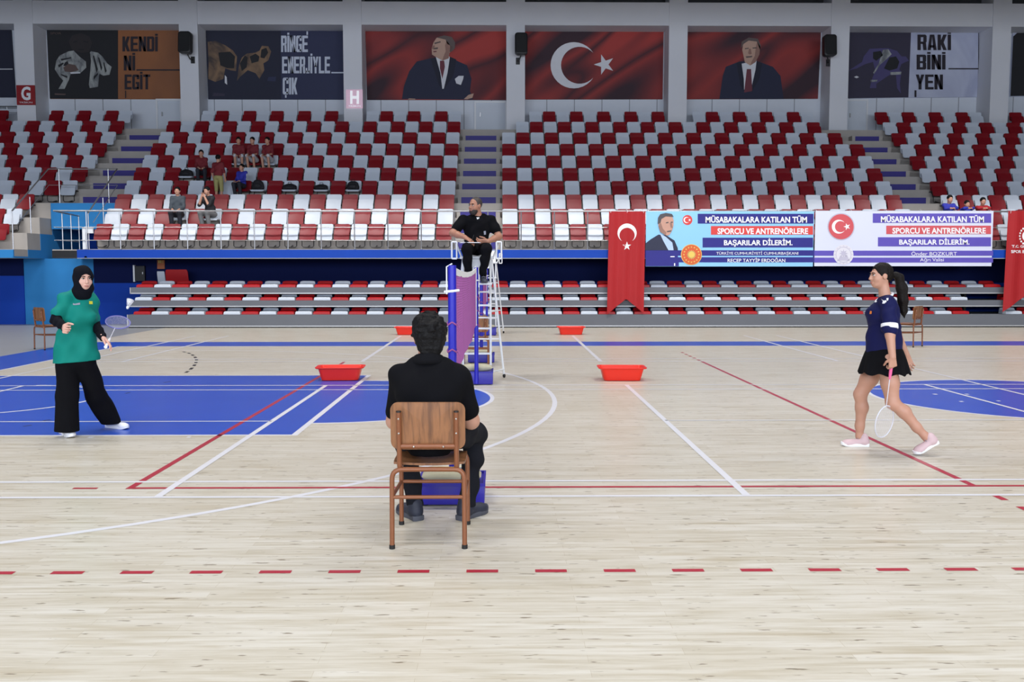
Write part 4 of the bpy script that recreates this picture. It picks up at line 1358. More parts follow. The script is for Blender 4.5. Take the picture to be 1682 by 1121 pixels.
def wooden_chair(label, loc, rz):
    """plywood seat and back on a brown tube frame; faces +y of its own"""
    t = empty('wooden_chair', loc, rz, label, 'chair', 'brown wooden chairs with tube legs')
    r = 0.0135
    for s in (-1, 1):
        for y, lean in ((-0.24, -0.008), (0.24, 0.0)):
            pts = bend([(s * 0.198, y + lean, 0.012), (s * 0.196, y, 0.437), (0, y * 0.98, 0.437)], 0.055)
            leg = MB().tube(pts, r, 12).build('leg', M_CHAIRTUBE, t, smooth=50)
            MB().tube([(s * 0.198, y + lean, 0.0), (s * 0.198, y + lean, 0.022)], 0.016, 12).build('foot_cap', M_RUBBER, leg, smooth=50)
    for y, z in ((-0.243, 0.285), (0.24, 0.262)):
        MB().tube([(-0.196, y, z), (0.196, y, z)], 0.0105, 10).build('stretcher', M_CHAIRTUBE, t, smooth=50)
    for s in (-1, 1):
        MB().tube([(s * 0.197, -0.243, 0.285), (s * 0.197, 0.24, 0.262)], 0.0105, 10).build('stretcher', M_CHAIRTUBE, t, smooth=50)
        MB().tube([(s * 0.155, -0.235, 0.437), (s * 0.155, 0.23, 0.437)], 0.011, 8).build('seat_rail', M_CHAIRTUBE, t, smooth=50)
        u = MB().tube(bend([(s * 0.155, -0.20, 0.437), (s * 0.155, -0.232, 0.445), (s * 0.155, -0.262, 0.755)], 0.02), 0.0175, 12, flat=0.8).build('upright', M_CHAIRTUBE, t, smooth=50)
        MB().lathe([(0.0, 0.012), (0.014, 0.01), (0.014, 0.0)], 10).build('end_cap', M_BOLTD, u).location = (s * 0.155, -0.262, 0.752)
    cb = MB().tube([(-0.155, -0.247, 0.566), (0.155, -0.247, 0.566)], 0.014, 10, flat=0.7).build('back_rail', M_CHAIRTUBE, t, smooth=50)
    for x, z, yy in [(-0.075, 0.566, -0.262), (0.085, 0.566, -0.262)] + [(q * 0.155, z, -0.268 - (z - 0.64) * 0.09) for q in (-1, 1) for z in (0.64, 0.72)]:
        MB().ball((x, yy, z), 0.006, 8).build('bolt', M_BOLT, cb, smooth=60)
    # seat board with a rolled front edge
    rings = []
    outline = rrect(0.40, 0.45, 0.05, 5, 0, 0.015)
    def zs(x, y):
        return -0.035 * max(0.0, (y - 0.14) / 0.10) ** 2 - 0.010 * math.cos(min(1, abs(x) / 0.2) * PI / 2) * (1 if y < 0.14 else 0.6) + 0.012 * max(0, (-y - 0.12) / 0.09) ** 2
    b = MB()
    n = 12
    V = {}
    top, bot = [], []
    for j in range(n + 1):
        for i in range(n + 1):
            u, v = -1 + 2 * i / n, -1 + 2 * j / n
            # squircle mapping keeps the corners round
            x = 0.20 * u * math.sqrt(1 - 0.10 * v * v * v * v)
            y = 0.015 + 0.225 * v * math.sqrt(1 - 0.10 * u * u * u * u)
            top.append((x, y, 0.463 + zs(x, y)))
            bot.append((x, y, 0.450 + zs(x, y)))
    N = (n + 1) ** 2
    fs = []
    for j in range(n):
        for i in range(n):
            a = j * (n + 1) + i
            fs.append((a, a + 1, a + n + 2, a + n + 1))
            fs.append((N + a, N + a + n + 1, N + a + n + 2, N + a + 1))
    rim = list(range(n + 1)) + [j * (n + 1) + n for j in range(1, n + 1)] + [n * (n + 1) + i for i in range(n - 1, -1, -1)] + [j * (n + 1) for j in range(n - 1, 0, -1)]
    for k in range(len(rim)):
        a, c = rim[k], rim[(k + 1) % len(rim)]
        fs.append((a, c, c + N, a + N))
    b.add(top + bot, fs)
    b.build('seat', M_CHAIRWOOD, t, smooth=50)
    # curved back board
    b = MB()
    out = rrect(0.405, 0.262, 0.045, 6)
    def yb(x, z):
        return -0.222 - 0.085 * (z - 0.545) - 0.022 * (1 - (x / 0.2) ** 2)
    m = 10
    front, back = [], []
    for k in range(m + 1):
        for x, z in out:
            front.append((x * k / m, z * k / m))
    pts3 = [(x, yb(x, 0.676 + z) + 0.011, 0.676 + z) for x, z in front] + [(x, yb(x, 0.676 + z), 0.676 + z) for x, z in front]
    L = len(out); NN = (m + 1) * L
    fs = []
    for k in range(m):
        for i in range(L):
            a, c = k * L + i, k * L + (i + 1) % L
            fs.append((a, c, c + L, a + L))
            fs.append((NN + a, NN + a + L, NN + c + L, NN + c))
    for i in range(L):
        a, c = m * L + i, m * L + (i + 1) % L
        fs.append((a, c, c + NN, a + NN))
    b.add(pts3, fs)
    b.build('backrest', M_CHAIRWOOD, t, smooth=50)
    return t
CH_X, CH_Y = -0.075, 5.283
wooden_chair('brown wooden tube-frame chair that the seated man in black sits on', (CH_X, CH_Y, 0), 0.0)
wooden_chair('brown wooden chair standing between the two nets by the tall chair', (-0.075, CH_Y + 9.60, 0), 0.0)
wooden_chair('brown wooden chair by the light blue wall behind the woman in green', (-8.30, 18.10, 0), math.radians(-38))
wooden_chair('brown wooden chair behind the ponytailed player, before the bleachers', (8.38, 18.55, 0), math.radians(42))

def basin(label, loc, rz=0.0):
    W, D, H = 0.665, 0.44, 0.185
    b = MB()
    def R(w, d, z, r=0.06):
        return [(x, y, z) for x, y in rrect(w, d, r, 5)]
    rings = [R(0.46, 0.27, 0.0, 0.05), R(0.50, 0.31, 0.004, 0.055), R(0.585, 0.375, H - 0.02), R(W - 0.02, D - 0.02, H - 0.02, 0.07), R(W, D, H - 0.012, 0.075), R(W, D, H - 0.002, 0.075), R(W - 0.012, D - 0.012, H, 0.07),
             R(0.60, 0.385, H - 0.002, 0.055), R(0.575, 0.365, H - 0.015, 0.055), R(0.49, 0.30, 0.012, 0.05)]
    b.loft(rings)
    o = b.build('basin', M_BASIN, None, smooth=35, loc=loc)
    o.rotation_euler = (0, 0, rz)
    tag(o, label, 'basin', 'red plastic basins beside the courts')
    return o
basin('red plastic basin on the blue floor, nearest the woman in green', (-1.90, 12.98, 0.003), 0.06)
basin('red plastic basin on bare wood behind the near court, net side of the ponytailed player', (1.99, 12.90, 0.003), -0.03)
basin('red plastic basin by the bleachers, half hidden by the seated man\'s head', (-1.84, 22.0, 0.003), 0.0)
basin('red plastic basin by the bleachers to the right of the tall white chair', (1.97, 22.02, 0.003), 0.0)

# ------------------------------------------------------------------ net posts, sandbags, nets
def net_post(label, y, flip):
    t = empty('net_post', (0, y, 0), 0, label, 'net post', 'blue badminton net posts')
    MB().tube([(0, 0, 0.02), (0, 0, 1.55)], 0.028, 14).build('upright', M_NETBLUE, t, smooth=50)
    h = 0.165 if flip else 0.135
    y0, y1 = (0.0, 0.42) if flip else (-0.27, 0.12)
    b = MB()
    b.bbox((-0.215, y0, 0.012), (0.215, y1, h), 0.006)
    b.build('base_box', M_BOXBLUE, t, smooth=30)
    e = 0.010
    b = MB().box((-0.22, y0 - 0.005, h - 0.004), (0.22, y0 + e, h + 0.016)).box((-0.22, y1 - e, h - 0.004), (0.22, y1 + 0.005, h + 0.016)).box((-0.22, y0 + e, h - 0.004), (-0.205, y1 - e, h + 0.016)).box((0.205, y0 + e, h - 0.004), (0.22, y1 - e, h + 0.016))
    b.build('tray_rim', M_BOXBLUE, t)
    for x in (-0.17, 0.17):
        for yy in (y0 + 0.05, y1 - 0.05):
            MB().tube([(x, yy, 0.0), (x, yy, 0.02)], 0.022, 10).build('foot', M_RUBBER, t)
    s = 1 if flip else -1
    h = MB().tube([(-0.05, 0.0, 1.375), (0.0, -0.03, 1.38), (0.045, 0.0, 1.385)], 0.009, 8).tube([(-0.035, -0.02, 1.36), (-0.035, -0.02, 1.54), (0.0, 0.0, 1.56)], 0.005, 6)
    h.build('cleat', M_WHITEMETAL, t, smooth=50)
    c = MB()
    for z in (1.165, 0.985, 0.80):
        c.tube([(0.033 * math.cos(a), 0.033 * math.sin(a), z + 0.01 * math.sin(3 * a)) for a in np.linspace(0, 2 * PI, 13)[:-1]], 0.006, 6, closed=True)
        c.tube([(0.033, 0, z), (0.05, 0.012 * s, z - 0.03)], 0.005, 6)
    c.build('tie_cord', M_NETPURPLE, t, smooth=50)
def sandbag(label, x, y, z, w=0.385, d=0.175, h=0.095, prints=False):
    t = empty('sandbag', (x, y, z), 0, label, 'sandbag', 'beige sandbags weighing down the net posts')
    rings = []
    n = 22
    for i in range(n + 1):
        u = -1 + 2 * i / n
        k = (1 - abs(u) ** 4) ** 0.5 if abs(u) < 1 else 0.0
        k = max(k, 0.12)
        wob = 1 + 0.05 * math.sin(7 * u + x)
        ring = []
        for j in range(18):
            a = 2 * PI * j / 18
            ca, sa = math.cos(a), math.sin(a)
            ring.append((u * w / 2, d / 2 * (0.75 + 0.25 * k) * (abs(ca) ** 0.7) * (1 if ca >= 0 else -1) * wob, h / 2 + h / 2 * k * wob * (abs(sa) ** 0.75) * (1 if sa >= 0 else -1)))
        rings.append(ring)
    zmin = min(p[2] for r_ in rings for p in r_)
    rings = [[(p[0], p[1], p[2] - zmin) for p in r_] for r_ in rings]
    MB().loft(rings).build('sack', M_BAG, t, smooth=70)
    if prints:
        b = MB()
        b.loft([[(u * 0.13, yy, zz) for u, yy, zz in ((-1, -0.070, h * 0.72), (1, -0.070, h * 0.72), (1, 0.03, h + 0.001), (-1, 0.03, h + 0.001))], [(u * 0.13, yy, zz) for u, yy, zz in ((-1, -0.072, h * 0.72 + 0.006), (1, -0.072, h * 0.72 + 0.006), (1, 0.03, h + 0.006), (-1, 0.03, h + 0.006))]])
        b.build('yellow_label', M_BAGY, t)
        b = MB().lathe([(0.045, 0.0), (0.045, 0.003)], 20)
        o = b.build('blue_oval', M_BAGB, t)
        o.location = (0.045, -0.02, h * 0.86 + 0.006); o.rotation_euler = (math.atan2(h * 0.28, 0.1), 0, 0); o.scale = (1.2, 0.8, 1)
    return t
NY = (6.214, 12.314, 15.507, 21.607)
net_post('blue net post of the near court behind the seated man', NY[0], False)
net_post('blue net post of the near court at the foot of the tall white chair', NY[1], True)
net_post('blue net post of the far court closest to the tall white chair', NY[2], False)
net_post('blue net post of the far court in front of the bleachers', NY[3], True)
sandbag('beige sandbag with yellow and blue print on the base behind the seated man', 0.0, NY[0] - 0.145, 0.137, h=0.085, prints=True)
sandbag('grey beige sandbag on the post base below the umpire', 0.0, NY[1] + 0.16, 0.167, w=0.42, h=0.10)
sandbag('beige sandbag on the far court base beside the middle wooden chair', 0.0, NY[2] - 0.145, 0.137, h=0.08)
sandbag('beige sandbag on the far court base by the bleachers', 0.0, NY[3] + 0.16, 0.167, h=0.08)

def badminton_net(label, y0):
    t = empty('badminton_net', (0, y0, 0), 0, label, 'net', 'purple badminton nets')
    L = 6.10
    a0, a1 = 0.05, L - 0.05
    def ztop(y):
        q = (y - a0) / (a1 - a0)
        return 1.545 - 0.19 * q * (1 - q)
    def xw(y, z):
        return 0.010 * math.sin(y * 1.9) * (1.5 - z) + 0.004 * math.sin(y * 6.1 + z * 4)
    rings = []
    for y in np.linspace(a0, a1, 25):
        zt = ztop(y)
        rings.append([(-0.004, y, zt - 0.05), (0.004, y, zt - 0.05), (0.005, y, zt), (-0.005, y, zt)])
    MB().loft(rings).build('top_tape', M_TAPE, t)
    b = MB()
    r = 0.0011
    def ribbon(pts, wx, wz, wy):
        """thin four-sided string"""
        rg = []
        for (x, y, z) in pts:
            if wz:
                rg.append([(x - r, y, z - r), (x + r, y, z - r), (x + r, y, z + r), (x - r, y, z + r)])
            else:
                rg.append([(x - r, y - r, z), (x + r, y - r, z), (x + r, y + r, z), (x - r, y + r, z)])
        b.loft(rg, None, False, False)
    y = a0 + 0.02
    while y < a1:
        zt = ztop(y) - 0.045
        ribbon([(xw(y, z), y, z) for z in np.linspace(zt, zt - 0.70, 5)], 0, 0, 1)
        y += 0.02
    for k in range(35):
        ribbon([(xw(y, ztop(y) - 0.045 - 0.02 * k), y, ztop(y) - 0.045 - 0.02 * k) for y in np.linspace(a0 + 0.01, a1 - 0.01, 25)], 0, 1, 0)
    b.build('mesh', M_NETPURPLE, t)
    for yy in (a0, a1):
        MB().tube([(0, yy, 1.54), (0, yy, 0.79)], 0.006, 6).build('side_cord', M_NETBLUE if yy == a0 else M_TAPE, t)
    return t
badminton_net('purple badminton net of the near court seen almost edge-on', NY[0])
badminton_net('purple badminton net of the far court behind the tall white chair', NY[2])

# ------------------------------------------------------------------ tall umpire chairs
def umpire_chair(label, x, y):
    t = empty('umpire_chair', (x, y, 0), 0, label, 'umpire chair', 'tall white umpire chairs')
    w = M_WHITEMETAL
    r = 0.016
    top = 1.66
    for s in (-1, 1):
        leg = MB().tube([(s * 0.188, -0.22, 0.03), (s * 0.185, -0.16, top)], r, 10).build('leg', w, t, smooth=50)
        MB().ball((s * 0.188, -0.22, 0.03), (0.022, 0.03, 0.03), 12).build('caster', M_RUBBER, leg, smooth=60)
        leg = MB().tube([(s * 0.372, 0.16, 0.03), (s * 0.20, 0.12, top)], r, 10).build('leg', w, t, smooth=50)
        MB().ball((s * 0.372, 0.16, 0.03), (0.022, 0.03, 0.03), 12).build('caster', M_RUBBER, leg, smooth=60)
        MB().tube([(s * 0.188, -0.216, 0.12), (s * 0.362, 0.158, 0.12)], 0.012, 8).build('side_bar', w, t, smooth=50)
        MB().tube([(s * 0.187, -0.185, 0.95), (s * 0.275, 0.137, 0.95)], 0.012, 8).build('side_bar', w, t, smooth=50)
        arm = bend([(s * 0.268, -0.25, 1.67), (s * 0.335, -0.25, 1.67), (s * 0.335, -0.25, 1.895), (s * 0.268, -0.25, 1.895)], 0.015)
        b = MB().tube(arm, 0.012, 8)
        b.tube([(s * 0.268, -0.25, 1.67), (s * 0.268, -0.25, 1.895)], 0.012, 8)
        b.tube(bend([(s * 0.30, -0.25, 1.895), (s * 0.30, 0.19, 1.895), (s * 0.22, 0.19, 1.69)], 0.04), 0.013, 8)
        b.build('armrest', w, t, smooth=50)
    for z in (0.376, 0.72, 1.036):
        f = (z - 0.03) / (top - 0.03)
        MB().box((-0.187, -0.22 + 0.06 * f - 0.02, z - 0.012), (0.187, -0.22 + 0.06 * f + 0.02, z + 0.012)).build('rung', w, t)
    for z in (0.55, 0.85, 1.21):
        f = (z - 0.03) / (top - 0.03)
        xx = 0.372 - 0.172 * f
        MB().tube([(-xx, 0.16 - 0.04 * f, z), (xx, 0.16 - 0.04 * f, z)], 0.011, 8).build('cross_bar', w, t, smooth=50)
    MB().bbox((-0.21, -0.44, 1.318), (0.21, -0.14, 1.342), 0.005).build('footrest', w, t)
    b = MB()
    for s in (-1, 1):
        b.tube([(s * 0.18, -0.42, 1.325), (s * 0.18, -0.18, 1.16)], 0.010, 8)
    b.build('footrest_brace', w, t, smooth=50)
    MB().bbox((-0.23, -0.23, 1.665), (0.23, 0.20, 1.70), 0.012).build('seat', M_WHITEPL, t, smooth=40)
    MB().bbox((-0.075, -0.235, 1.55), (0.075, -0.205, 1.665), 0.008).box((-0.06, -0.232, 1.48), (0.0, -0.212, 1.55)).build('seat_support', M_WHITEPL, t)
    MB().loft([[(xx, 0.20 + dz * 0.12 + 0.012 * s2, 1.70 + dz) for xx, s2 in ((-0.19, 0), (0.19, 0), (0.19, 1), (-0.19, 1))] for dz in (0.0, 0.15, 0.28)]).build('backrest', M_WHITEPL, t)
    return t
UX, UY = -0.005, 13.0
umpire_chair('tall white metal umpire chair with ladder rungs that the bearded man sits on', UX, UY)
umpire_chair('tall white umpire chair of the far court, mostly hidden by the nearer one', UX + 0.02, UY + 9.293)
# ------------------------------------------------------------------ people: smooth bodies from blended distance fields
def V(*a):
    return np.array(a, dtype=np.float64)
def unit(v):
    v = np.asarray(v, dtype=np.float64)
    return v / np.linalg.norm(v)

class Field:
    """blended solids -> one continuous surface"""
    def __init__(s):
        s.ops = []
    def cap(s, a, b, ra, rb, k=0.02, squash=None):
        s.ops.append(('cap', np.asarray(a, float), np.asarray(b, float), ra, rb, k, squash)); return s
    def chain(s, pts, rs, k=0.02):
        for i in range(len(pts) - 1):
            s.cap(pts[i], pts[i + 1], rs[i], rs[i + 1], k)
        return s
    def ell(s, c, r, fr=None, k=0.02):
        s.ops.append(('ell', np.asarray(c, float), np.asarray(r, float), fr, k)); return s
    def sub(s, c, r, fr=None, k=0.01):
        s.ops.append(('sub', np.asarray(c, float), np.asarray(r, float), fr, k)); return s
    def cut(s, n, p):
        """keep the side where (x - p).n < 0"""
        s.ops.append(('cut', unit(n), np.asarray(p, float))); return s
    def folds(s, amp, freq, dirs):
        s.ops.append(('folds', amp, freq, dirs)); return s
    def lumps(s, amp, freq, seed=0):
        s.ops.append(('lumps', amp, freq, seed)); return s
    @staticmethod
    def box_of(op):
        if op[0] == 'cap':
            _, a, b, ra, rb, k, sq = op
            r = max(ra, rb)
            return np.minimum(a, b) - r, np.maximum(a, b) + r
        _, c, r, fr, k = op
        R = max(r)
        if fr is None:
            return c - r, c + r
        e = np.abs(fr) @ r
        return c - e, c + e
    def grid(s, v):
        los, his = zip(*[s.box_of(o) for o in s.ops if o[0] in ('cap', 'ell')])
        lo = np.min(los, 0) - 3 * v - 0.015
        hi = np.max(his, 0) + 3 * v + 0.015
        n = np.ceil((hi - lo) / v).astype(int) + 1
        ax = [lo[i] + v * np.arange(n[i]) for i in range(3)]
        F = np.full(n, 1.0, np.float32)
        for op in s.ops:
            if op[0] in ('cap', 'ell', 'sub'):
                k = op[5] if op[0] == 'cap' else op[4]
                bl, bh = s.box_of(op)
                m = k + 2.5 * v
                i0 = np.clip(np.floor((bl - m - lo) / v).astype(int), 0, n)
                i1 = np.clip(np.ceil((bh + m - lo) / v).astype(int) + 1, 0, n)
                if (i1 <= i0).any():
                    continue
                sl = tuple(slice(i0[i], i1[i]) for i in range(3))
                X = ax[0][sl[0]][:, None, None].astype(np.float32)
                Y = ax[1][sl[1]][None, :, None].astype(np.float32)
                Z = ax[2][sl[2]][None, None, :].astype(np.float32)
                if op[0] == 'cap':
                    _, a, b, ra, rb, _k, sq = op
                    d = b - a; L2 = max(float(d @ d), 1e-12)
                    px, py, pz = X - a[0], Y - a[1], Z - a[2]
                    t = np.clip((px * d[0] + py * d[1] + pz * d[2]) / L2, 0, 1)
                    qx, qy, qz = px - t * d[0], py - t * d[1], pz - t * d[2]
                    if sq is not None:
                        nrm, f = sq
                        h = (qx * nrm[0] + qy * nrm[1] + qz * nrm[2]) * (1.0 / f - 1.0)
                        qx, qy, qz = qx + h * nrm[0], qy + h * nrm[1], qz + h * nrm[2]
                    D = np.sqrt(qx * qx + qy * qy + qz * qz) - (ra + (rb - ra) * t)
                    if sq is not None:
                        D = D * min(1.0, sq[1])
                else:
                    _, c, r, fr, _k = op
                    px, py, pz = X - c[0], Y - c[1], Z - c[2]
                    if fr is not None:
                        px, py, pz = (px * fr[0, 0] + py * fr[1, 0] + pz * fr[2, 0], px * fr[0, 1] + py * fr[1, 1] + pz * fr[2, 1], px * fr[0, 2] + py * fr[1, 2] + pz * fr[2, 2])
                    k0 = np.sqrt((px / r[0]) ** 2 + (py / r[1]) ** 2 + (pz / r[2]) ** 2)
                    k1 = np.sqrt((px / r[0] ** 2) ** 2 + (py / r[1] ** 2) ** 2 + (pz / r[2] ** 2) ** 2)
                    D = np.where(k1 > 1e-6, k0 * (k0 - 1.0) / np.maximum(k1, 1e-6), -min(r))
                A = F[sl]
                if op[0] == 'sub':
                    D = -D
                    h = np.clip(0.5 + 0.5 * (A - D) / k, 0, 1)
                    F[sl] = D * (1 - h) + A * h + k * h * (1 - h)
                else:
                    h = np.clip(0.5 + 0.5 * (A - D) / k, 0, 1)
                    F[sl] = A * (1 - h) + D * h - k * h * (1 - h)
            elif op[0] == 'cut':
                _, nn, p = op
                D = ((ax[0] - p[0]) * nn[0])[:, None, None] + ((ax[1] - p[1]) * nn[1])[None, :, None] + ((ax[2] - p[2]) * nn[2])[None, None, :]
                F = np.maximum(F, D.astype(np.float32))
            elif op[0] == 'folds':
                _, amp, freq, dirs = op
                for j, dd in enumerate(dirs):
                    ph = ((ax[0] * dd[0])[:, None, None] + (ax[1] * dd[1])[None, :, None] + (ax[2] * dd[2])[None, None, :]) * freq * (1 + 0.37 * j)
                    w = 0.6 * np.sin(11 * ax[2] + j)[None, None, :] + 0.5 * np.sin(9 * ax[0] + 2 * j)[:, None, None]
                    F = F + (amp * np.sin(ph + w + 1.3 * j)).astype(np.float32)
            elif op[0] == 'lumps':
                _, amp, freq, seed = op
                rs = np.random.RandomState(seed)
                for j in range(5):
                    dd = unit(rs.randn(3)); f = freq * (0.7 + 0.9 * rs.rand())
                    ph = ((ax[0] * dd[0])[:, None, None] + (ax[1] * dd[1])[None, :, None] + (ax[2] * dd[2])[None, None, :]) * f
                    d2 = unit(rs.randn(3))
                    p2 = ((ax[0] * d2[0])[:, None, None] + (ax[1] * d2[1])[None, :, None] + (ax[2] * d2[2])[None, None, :]) * f * 1.3
                    F = F + (amp * 0.5 * np.sin(ph + j) * np.sin(p2 + 2 * j)).astype(np.float32)
        return F, lo
    def surface(s, v):
        F, lo = s.grid(v)
        S = F < 0
        n = np.array(F.shape)
        c = np.zeros(n - 1, np.int8)
        for i in (0, 1):
            for j in (0, 1):
                for k in (0, 1):
                    c += S[i:n[0] - 1 + i, j:n[1] - 1 + j, k:n[2] - 1 + k]
        act = np.argwhere((c > 0) & (c < 8))
        vid = np.full(n - 1, -1, np.int32)
        vid[act[:, 0], act[:, 1], act[:, 2]] = np.arange(len(act))
        cor = [(i, j, k) for i in (0, 1) for j in (0, 1) for k in (0, 1)]
        acc = np.zeros((len(act), 3)); cnt = np.zeros(len(act))
        for a in cor:
            for ax_ in range(3):
                if a[ax_]:
                    continue
                b = list(a); b[ax_] = 1
                fa = F[act[:, 0] + a[0], act[:, 1] + a[1], act[:, 2] + a[2]]
                fb = F[act[:, 0] + b[0], act[:, 1] + b[1], act[:, 2] + b[2]]
                m = (fa < 0) != (fb < 0)
                t = np.where(m, fa / np.where(m, fa - fb, 1), 0)
                p = np.array(a)[None, :] + np.zeros((len(act), 3))
                p[:, ax_] += t
                acc += p * m[:, None]; cnt += m
        P = lo + v * (act + acc / np.maximum(cnt, 1)[:, None])
        quads = []
        for ax_ in range(3):
            o1, o2 = (ax_ + 1) % 3, (ax_ + 2) % 3
            sa = [slice(None)] * 3; sb = [slice(None)] * 3
            sa[ax_] = slice(0, n[ax_] - 1); sb[ax_] = slice(1, n[ax_])
            df = S[tuple(sa)] != S[tuple(sb)]
            e = np.argwhere(df)
            e = e[(e[:, o1] > 0) & (e[:, o2] > 0) & (e[:, o1] < n[o1] - 1) & (e[:, o2] < n[o2] - 1)]
            ins = S[e[:, 0], e[:, 1], e[:, 2]]
            def at_(d1, d2):
                q = e.copy(); q[:, o1] += d1; q[:, o2] += d2
                return vid[q[:, 0], q[:, 1], q[:, 2]]
            Q = np.stack([at_(-1, -1), at_(0, -1), at_(0, 0), at_(-1, 0)], 1)
            Q[~ins] = Q[~ins][:, ::-1]
            quads.append(Q)
        Q = np.concatenate(quads)
        Q = Q[(Q >= 0).all(1)]
        # two rounds of smoothing along quad edges
        for _ in range(2):
            acc = np.zeros_like(P); cnt = np.zeros(len(P))
            for a, b in ((0, 1), (1, 2), (2, 3), (3, 0)):
                np.add.at(acc, Q[:, a], P[Q[:, b]]); np.add.at(cnt, Q[:, a], 1)
                np.add.at(acc, Q[:, b], P[Q[:, a]]); np.add.at(cnt, Q[:, b], 1)
            P = 0.6 * P + 0.4 * acc / np.maximum(cnt, 1)[:, None]
        return P, Q
    def build(s, name, m, parent, v=0.006):
        P, Q = s.surface(v)
        off = np.array(parent.location) if parent is not None else np.zeros(3)
        pp = parent
        while pp is not None and pp.parent is not None:
            pp = pp.parent
            off = off + np.array(pp.location)
        me = bpy.data.meshes.new(name)
        me.vertices.add(len(P))
        me.vertices.foreach_set('co', (P - off).astype(np.float32).ravel())
        me.loops.add(len(Q) * 4)
        me.loops.foreach_set('vertex_index', Q.astype(np.int32).ravel())
        me.polygons.add(len(Q))
        me.polygons.foreach_set('loop_start', np.arange(0, len(Q) * 4, 4, dtype=np.int32))
        me.polygons.foreach_set('use_smooth', np.ones(len(Q), dtype=bool))
        me.materials.append(m)
        me.update(calc_edges=True)
        me.validate()
        o = bpy.data.objects.new(name, me)
        COL.objects.link(o)
        o.parent = parent
        SURF[o.name] = (P, Q)
        return o
SURF = {}

def frame(f, u):
    """columns right, forward, up"""
    f = unit(f); u = np.asarray(u, float); u = unit(u - f * (u @ f))
    return np.stack([np.cross(f, u), f, u], 1)

def add_head(S, c, H, s=1.0, neck=None, nr=(0.052, 0.058), beard=False):
    r, f, u = H[:, 0], H[:, 1], H[:, 2]
    q = lambda a, b, d: c + (r * a + f * b + u * d) * s
    S.ell(q(0, -0.015, 0.030), V(0.074, 0.095, 0.088) * s, H, 0.02 * s)
    S.ell(q(0, 0.030, -0.035), V(0.060, 0.062, 0.078) * s, H, 0.03 * s)
    S.ell(q(0, 0.046, -0.086), V(0.036, 0.036, 0.027) * s, H, 0.03 * s)
    for e in (-1, 1):
        S.ell(q(e * 0.036, 0.058, -0.030), V(0.026, 0.026, 0.026) * s, H, 0.02 * s)
        S.sub(q(e * 0.031, 0.104, 0.008), V(0.017, 0.018, 0.013) * s, H, 0.010 * s)
        S.ell(q(e * 0.076, -0.006, -0.006), V(0.010, 0.024, 0.032) * s, H, 0.008 * s)
    S.ell(q(0, 0.078, 0.030), V(0.046, 0.017, 0.010) * s, H, 0.012 * s)
    S.cap(q(0, 0.088, 0.012), q(0, 0.108, -0.026), 0.009 * s, 0.0125 * s, 0.010 * s)
    S.ell(q(0, 0.098, -0.031), V(0.017, 0.013, 0.009) * s, H, 0.008 * s)
    S.ell(q(0, 0.089, -0.058), V(0.022, 0.011, 0.007) * s, H, 0.007 * s)
    S.ell(q(0, 0.087, -0.070), V(0.020, 0.011, 0.008) * s, H, 0.007 * s)
    if neck is not None:
        S.cap(q(0, -0.022, -0.055), neck, nr[0] * s, nr[1], 0.03 * s)
    return q

def face_parts(parent, c, H, s=1.0, lips=None, brow=None, iris=None, lipcol=True):
    r, f, u = H[:, 0], H[:, 1], H[:, 2]
    off = np.array(parent.location)
    q = lambda a, b, d: tuple(c + (r * a + f * b + u * d) * s - off)
    def ball(name, ctr, rad, m):
        b = MB()
        b.ball((0, 0, 0), rad, 12)
        M = Matrix([[H[i, 0], H[i, 1], H[i, 2]] for i in range(3)])
        b.v = [tuple(M @ Vector(p) + Vector(ctr)) for p in b.v]
        return b.build(name, m, parent, smooth=80)
    for e in (-1, 1):
        eye = ball('eye', q(e * 0.031, 0.0825, 0.008), (0.0135 * s, 0.011 * s, 0.0085 * s), M_EYEW)
        b = ball('iris', q(e * 0.031, 0.0905, 0.008), (0.0062 * s, 0.004 * s, 0.0062 * s), iris or M_IRIS)
        b.parent = eye
        MB().tube([q(e * 0.013, 0.0945, 0.026), q(e * 0.030, 0.0935, 0.032), q(e * 0.050, 0.078, 0.027)], [0.0040 * s, 0.0042 * s, 0.002 * s], 6).build('eyebrow', brow or M_HAIRDARK, parent, smooth=60)
        MB().tube([q(e * 0.016, 0.0955, 0.010), q(e * 0.030, 0.0965, 0.0165), q(e * 0.047, 0.083, 0.010)], [0.002 * s, 0.003 * s, 0.002 * s], 6).build('eyelashes', M_HAIRDARK, parent, smooth=60)
    if lipcol:
        ball('lips', q(0, 0.0945, -0.064), (0.023 * s, 0.0085 * s, 0.0075 * s), lips or M_LIPS)

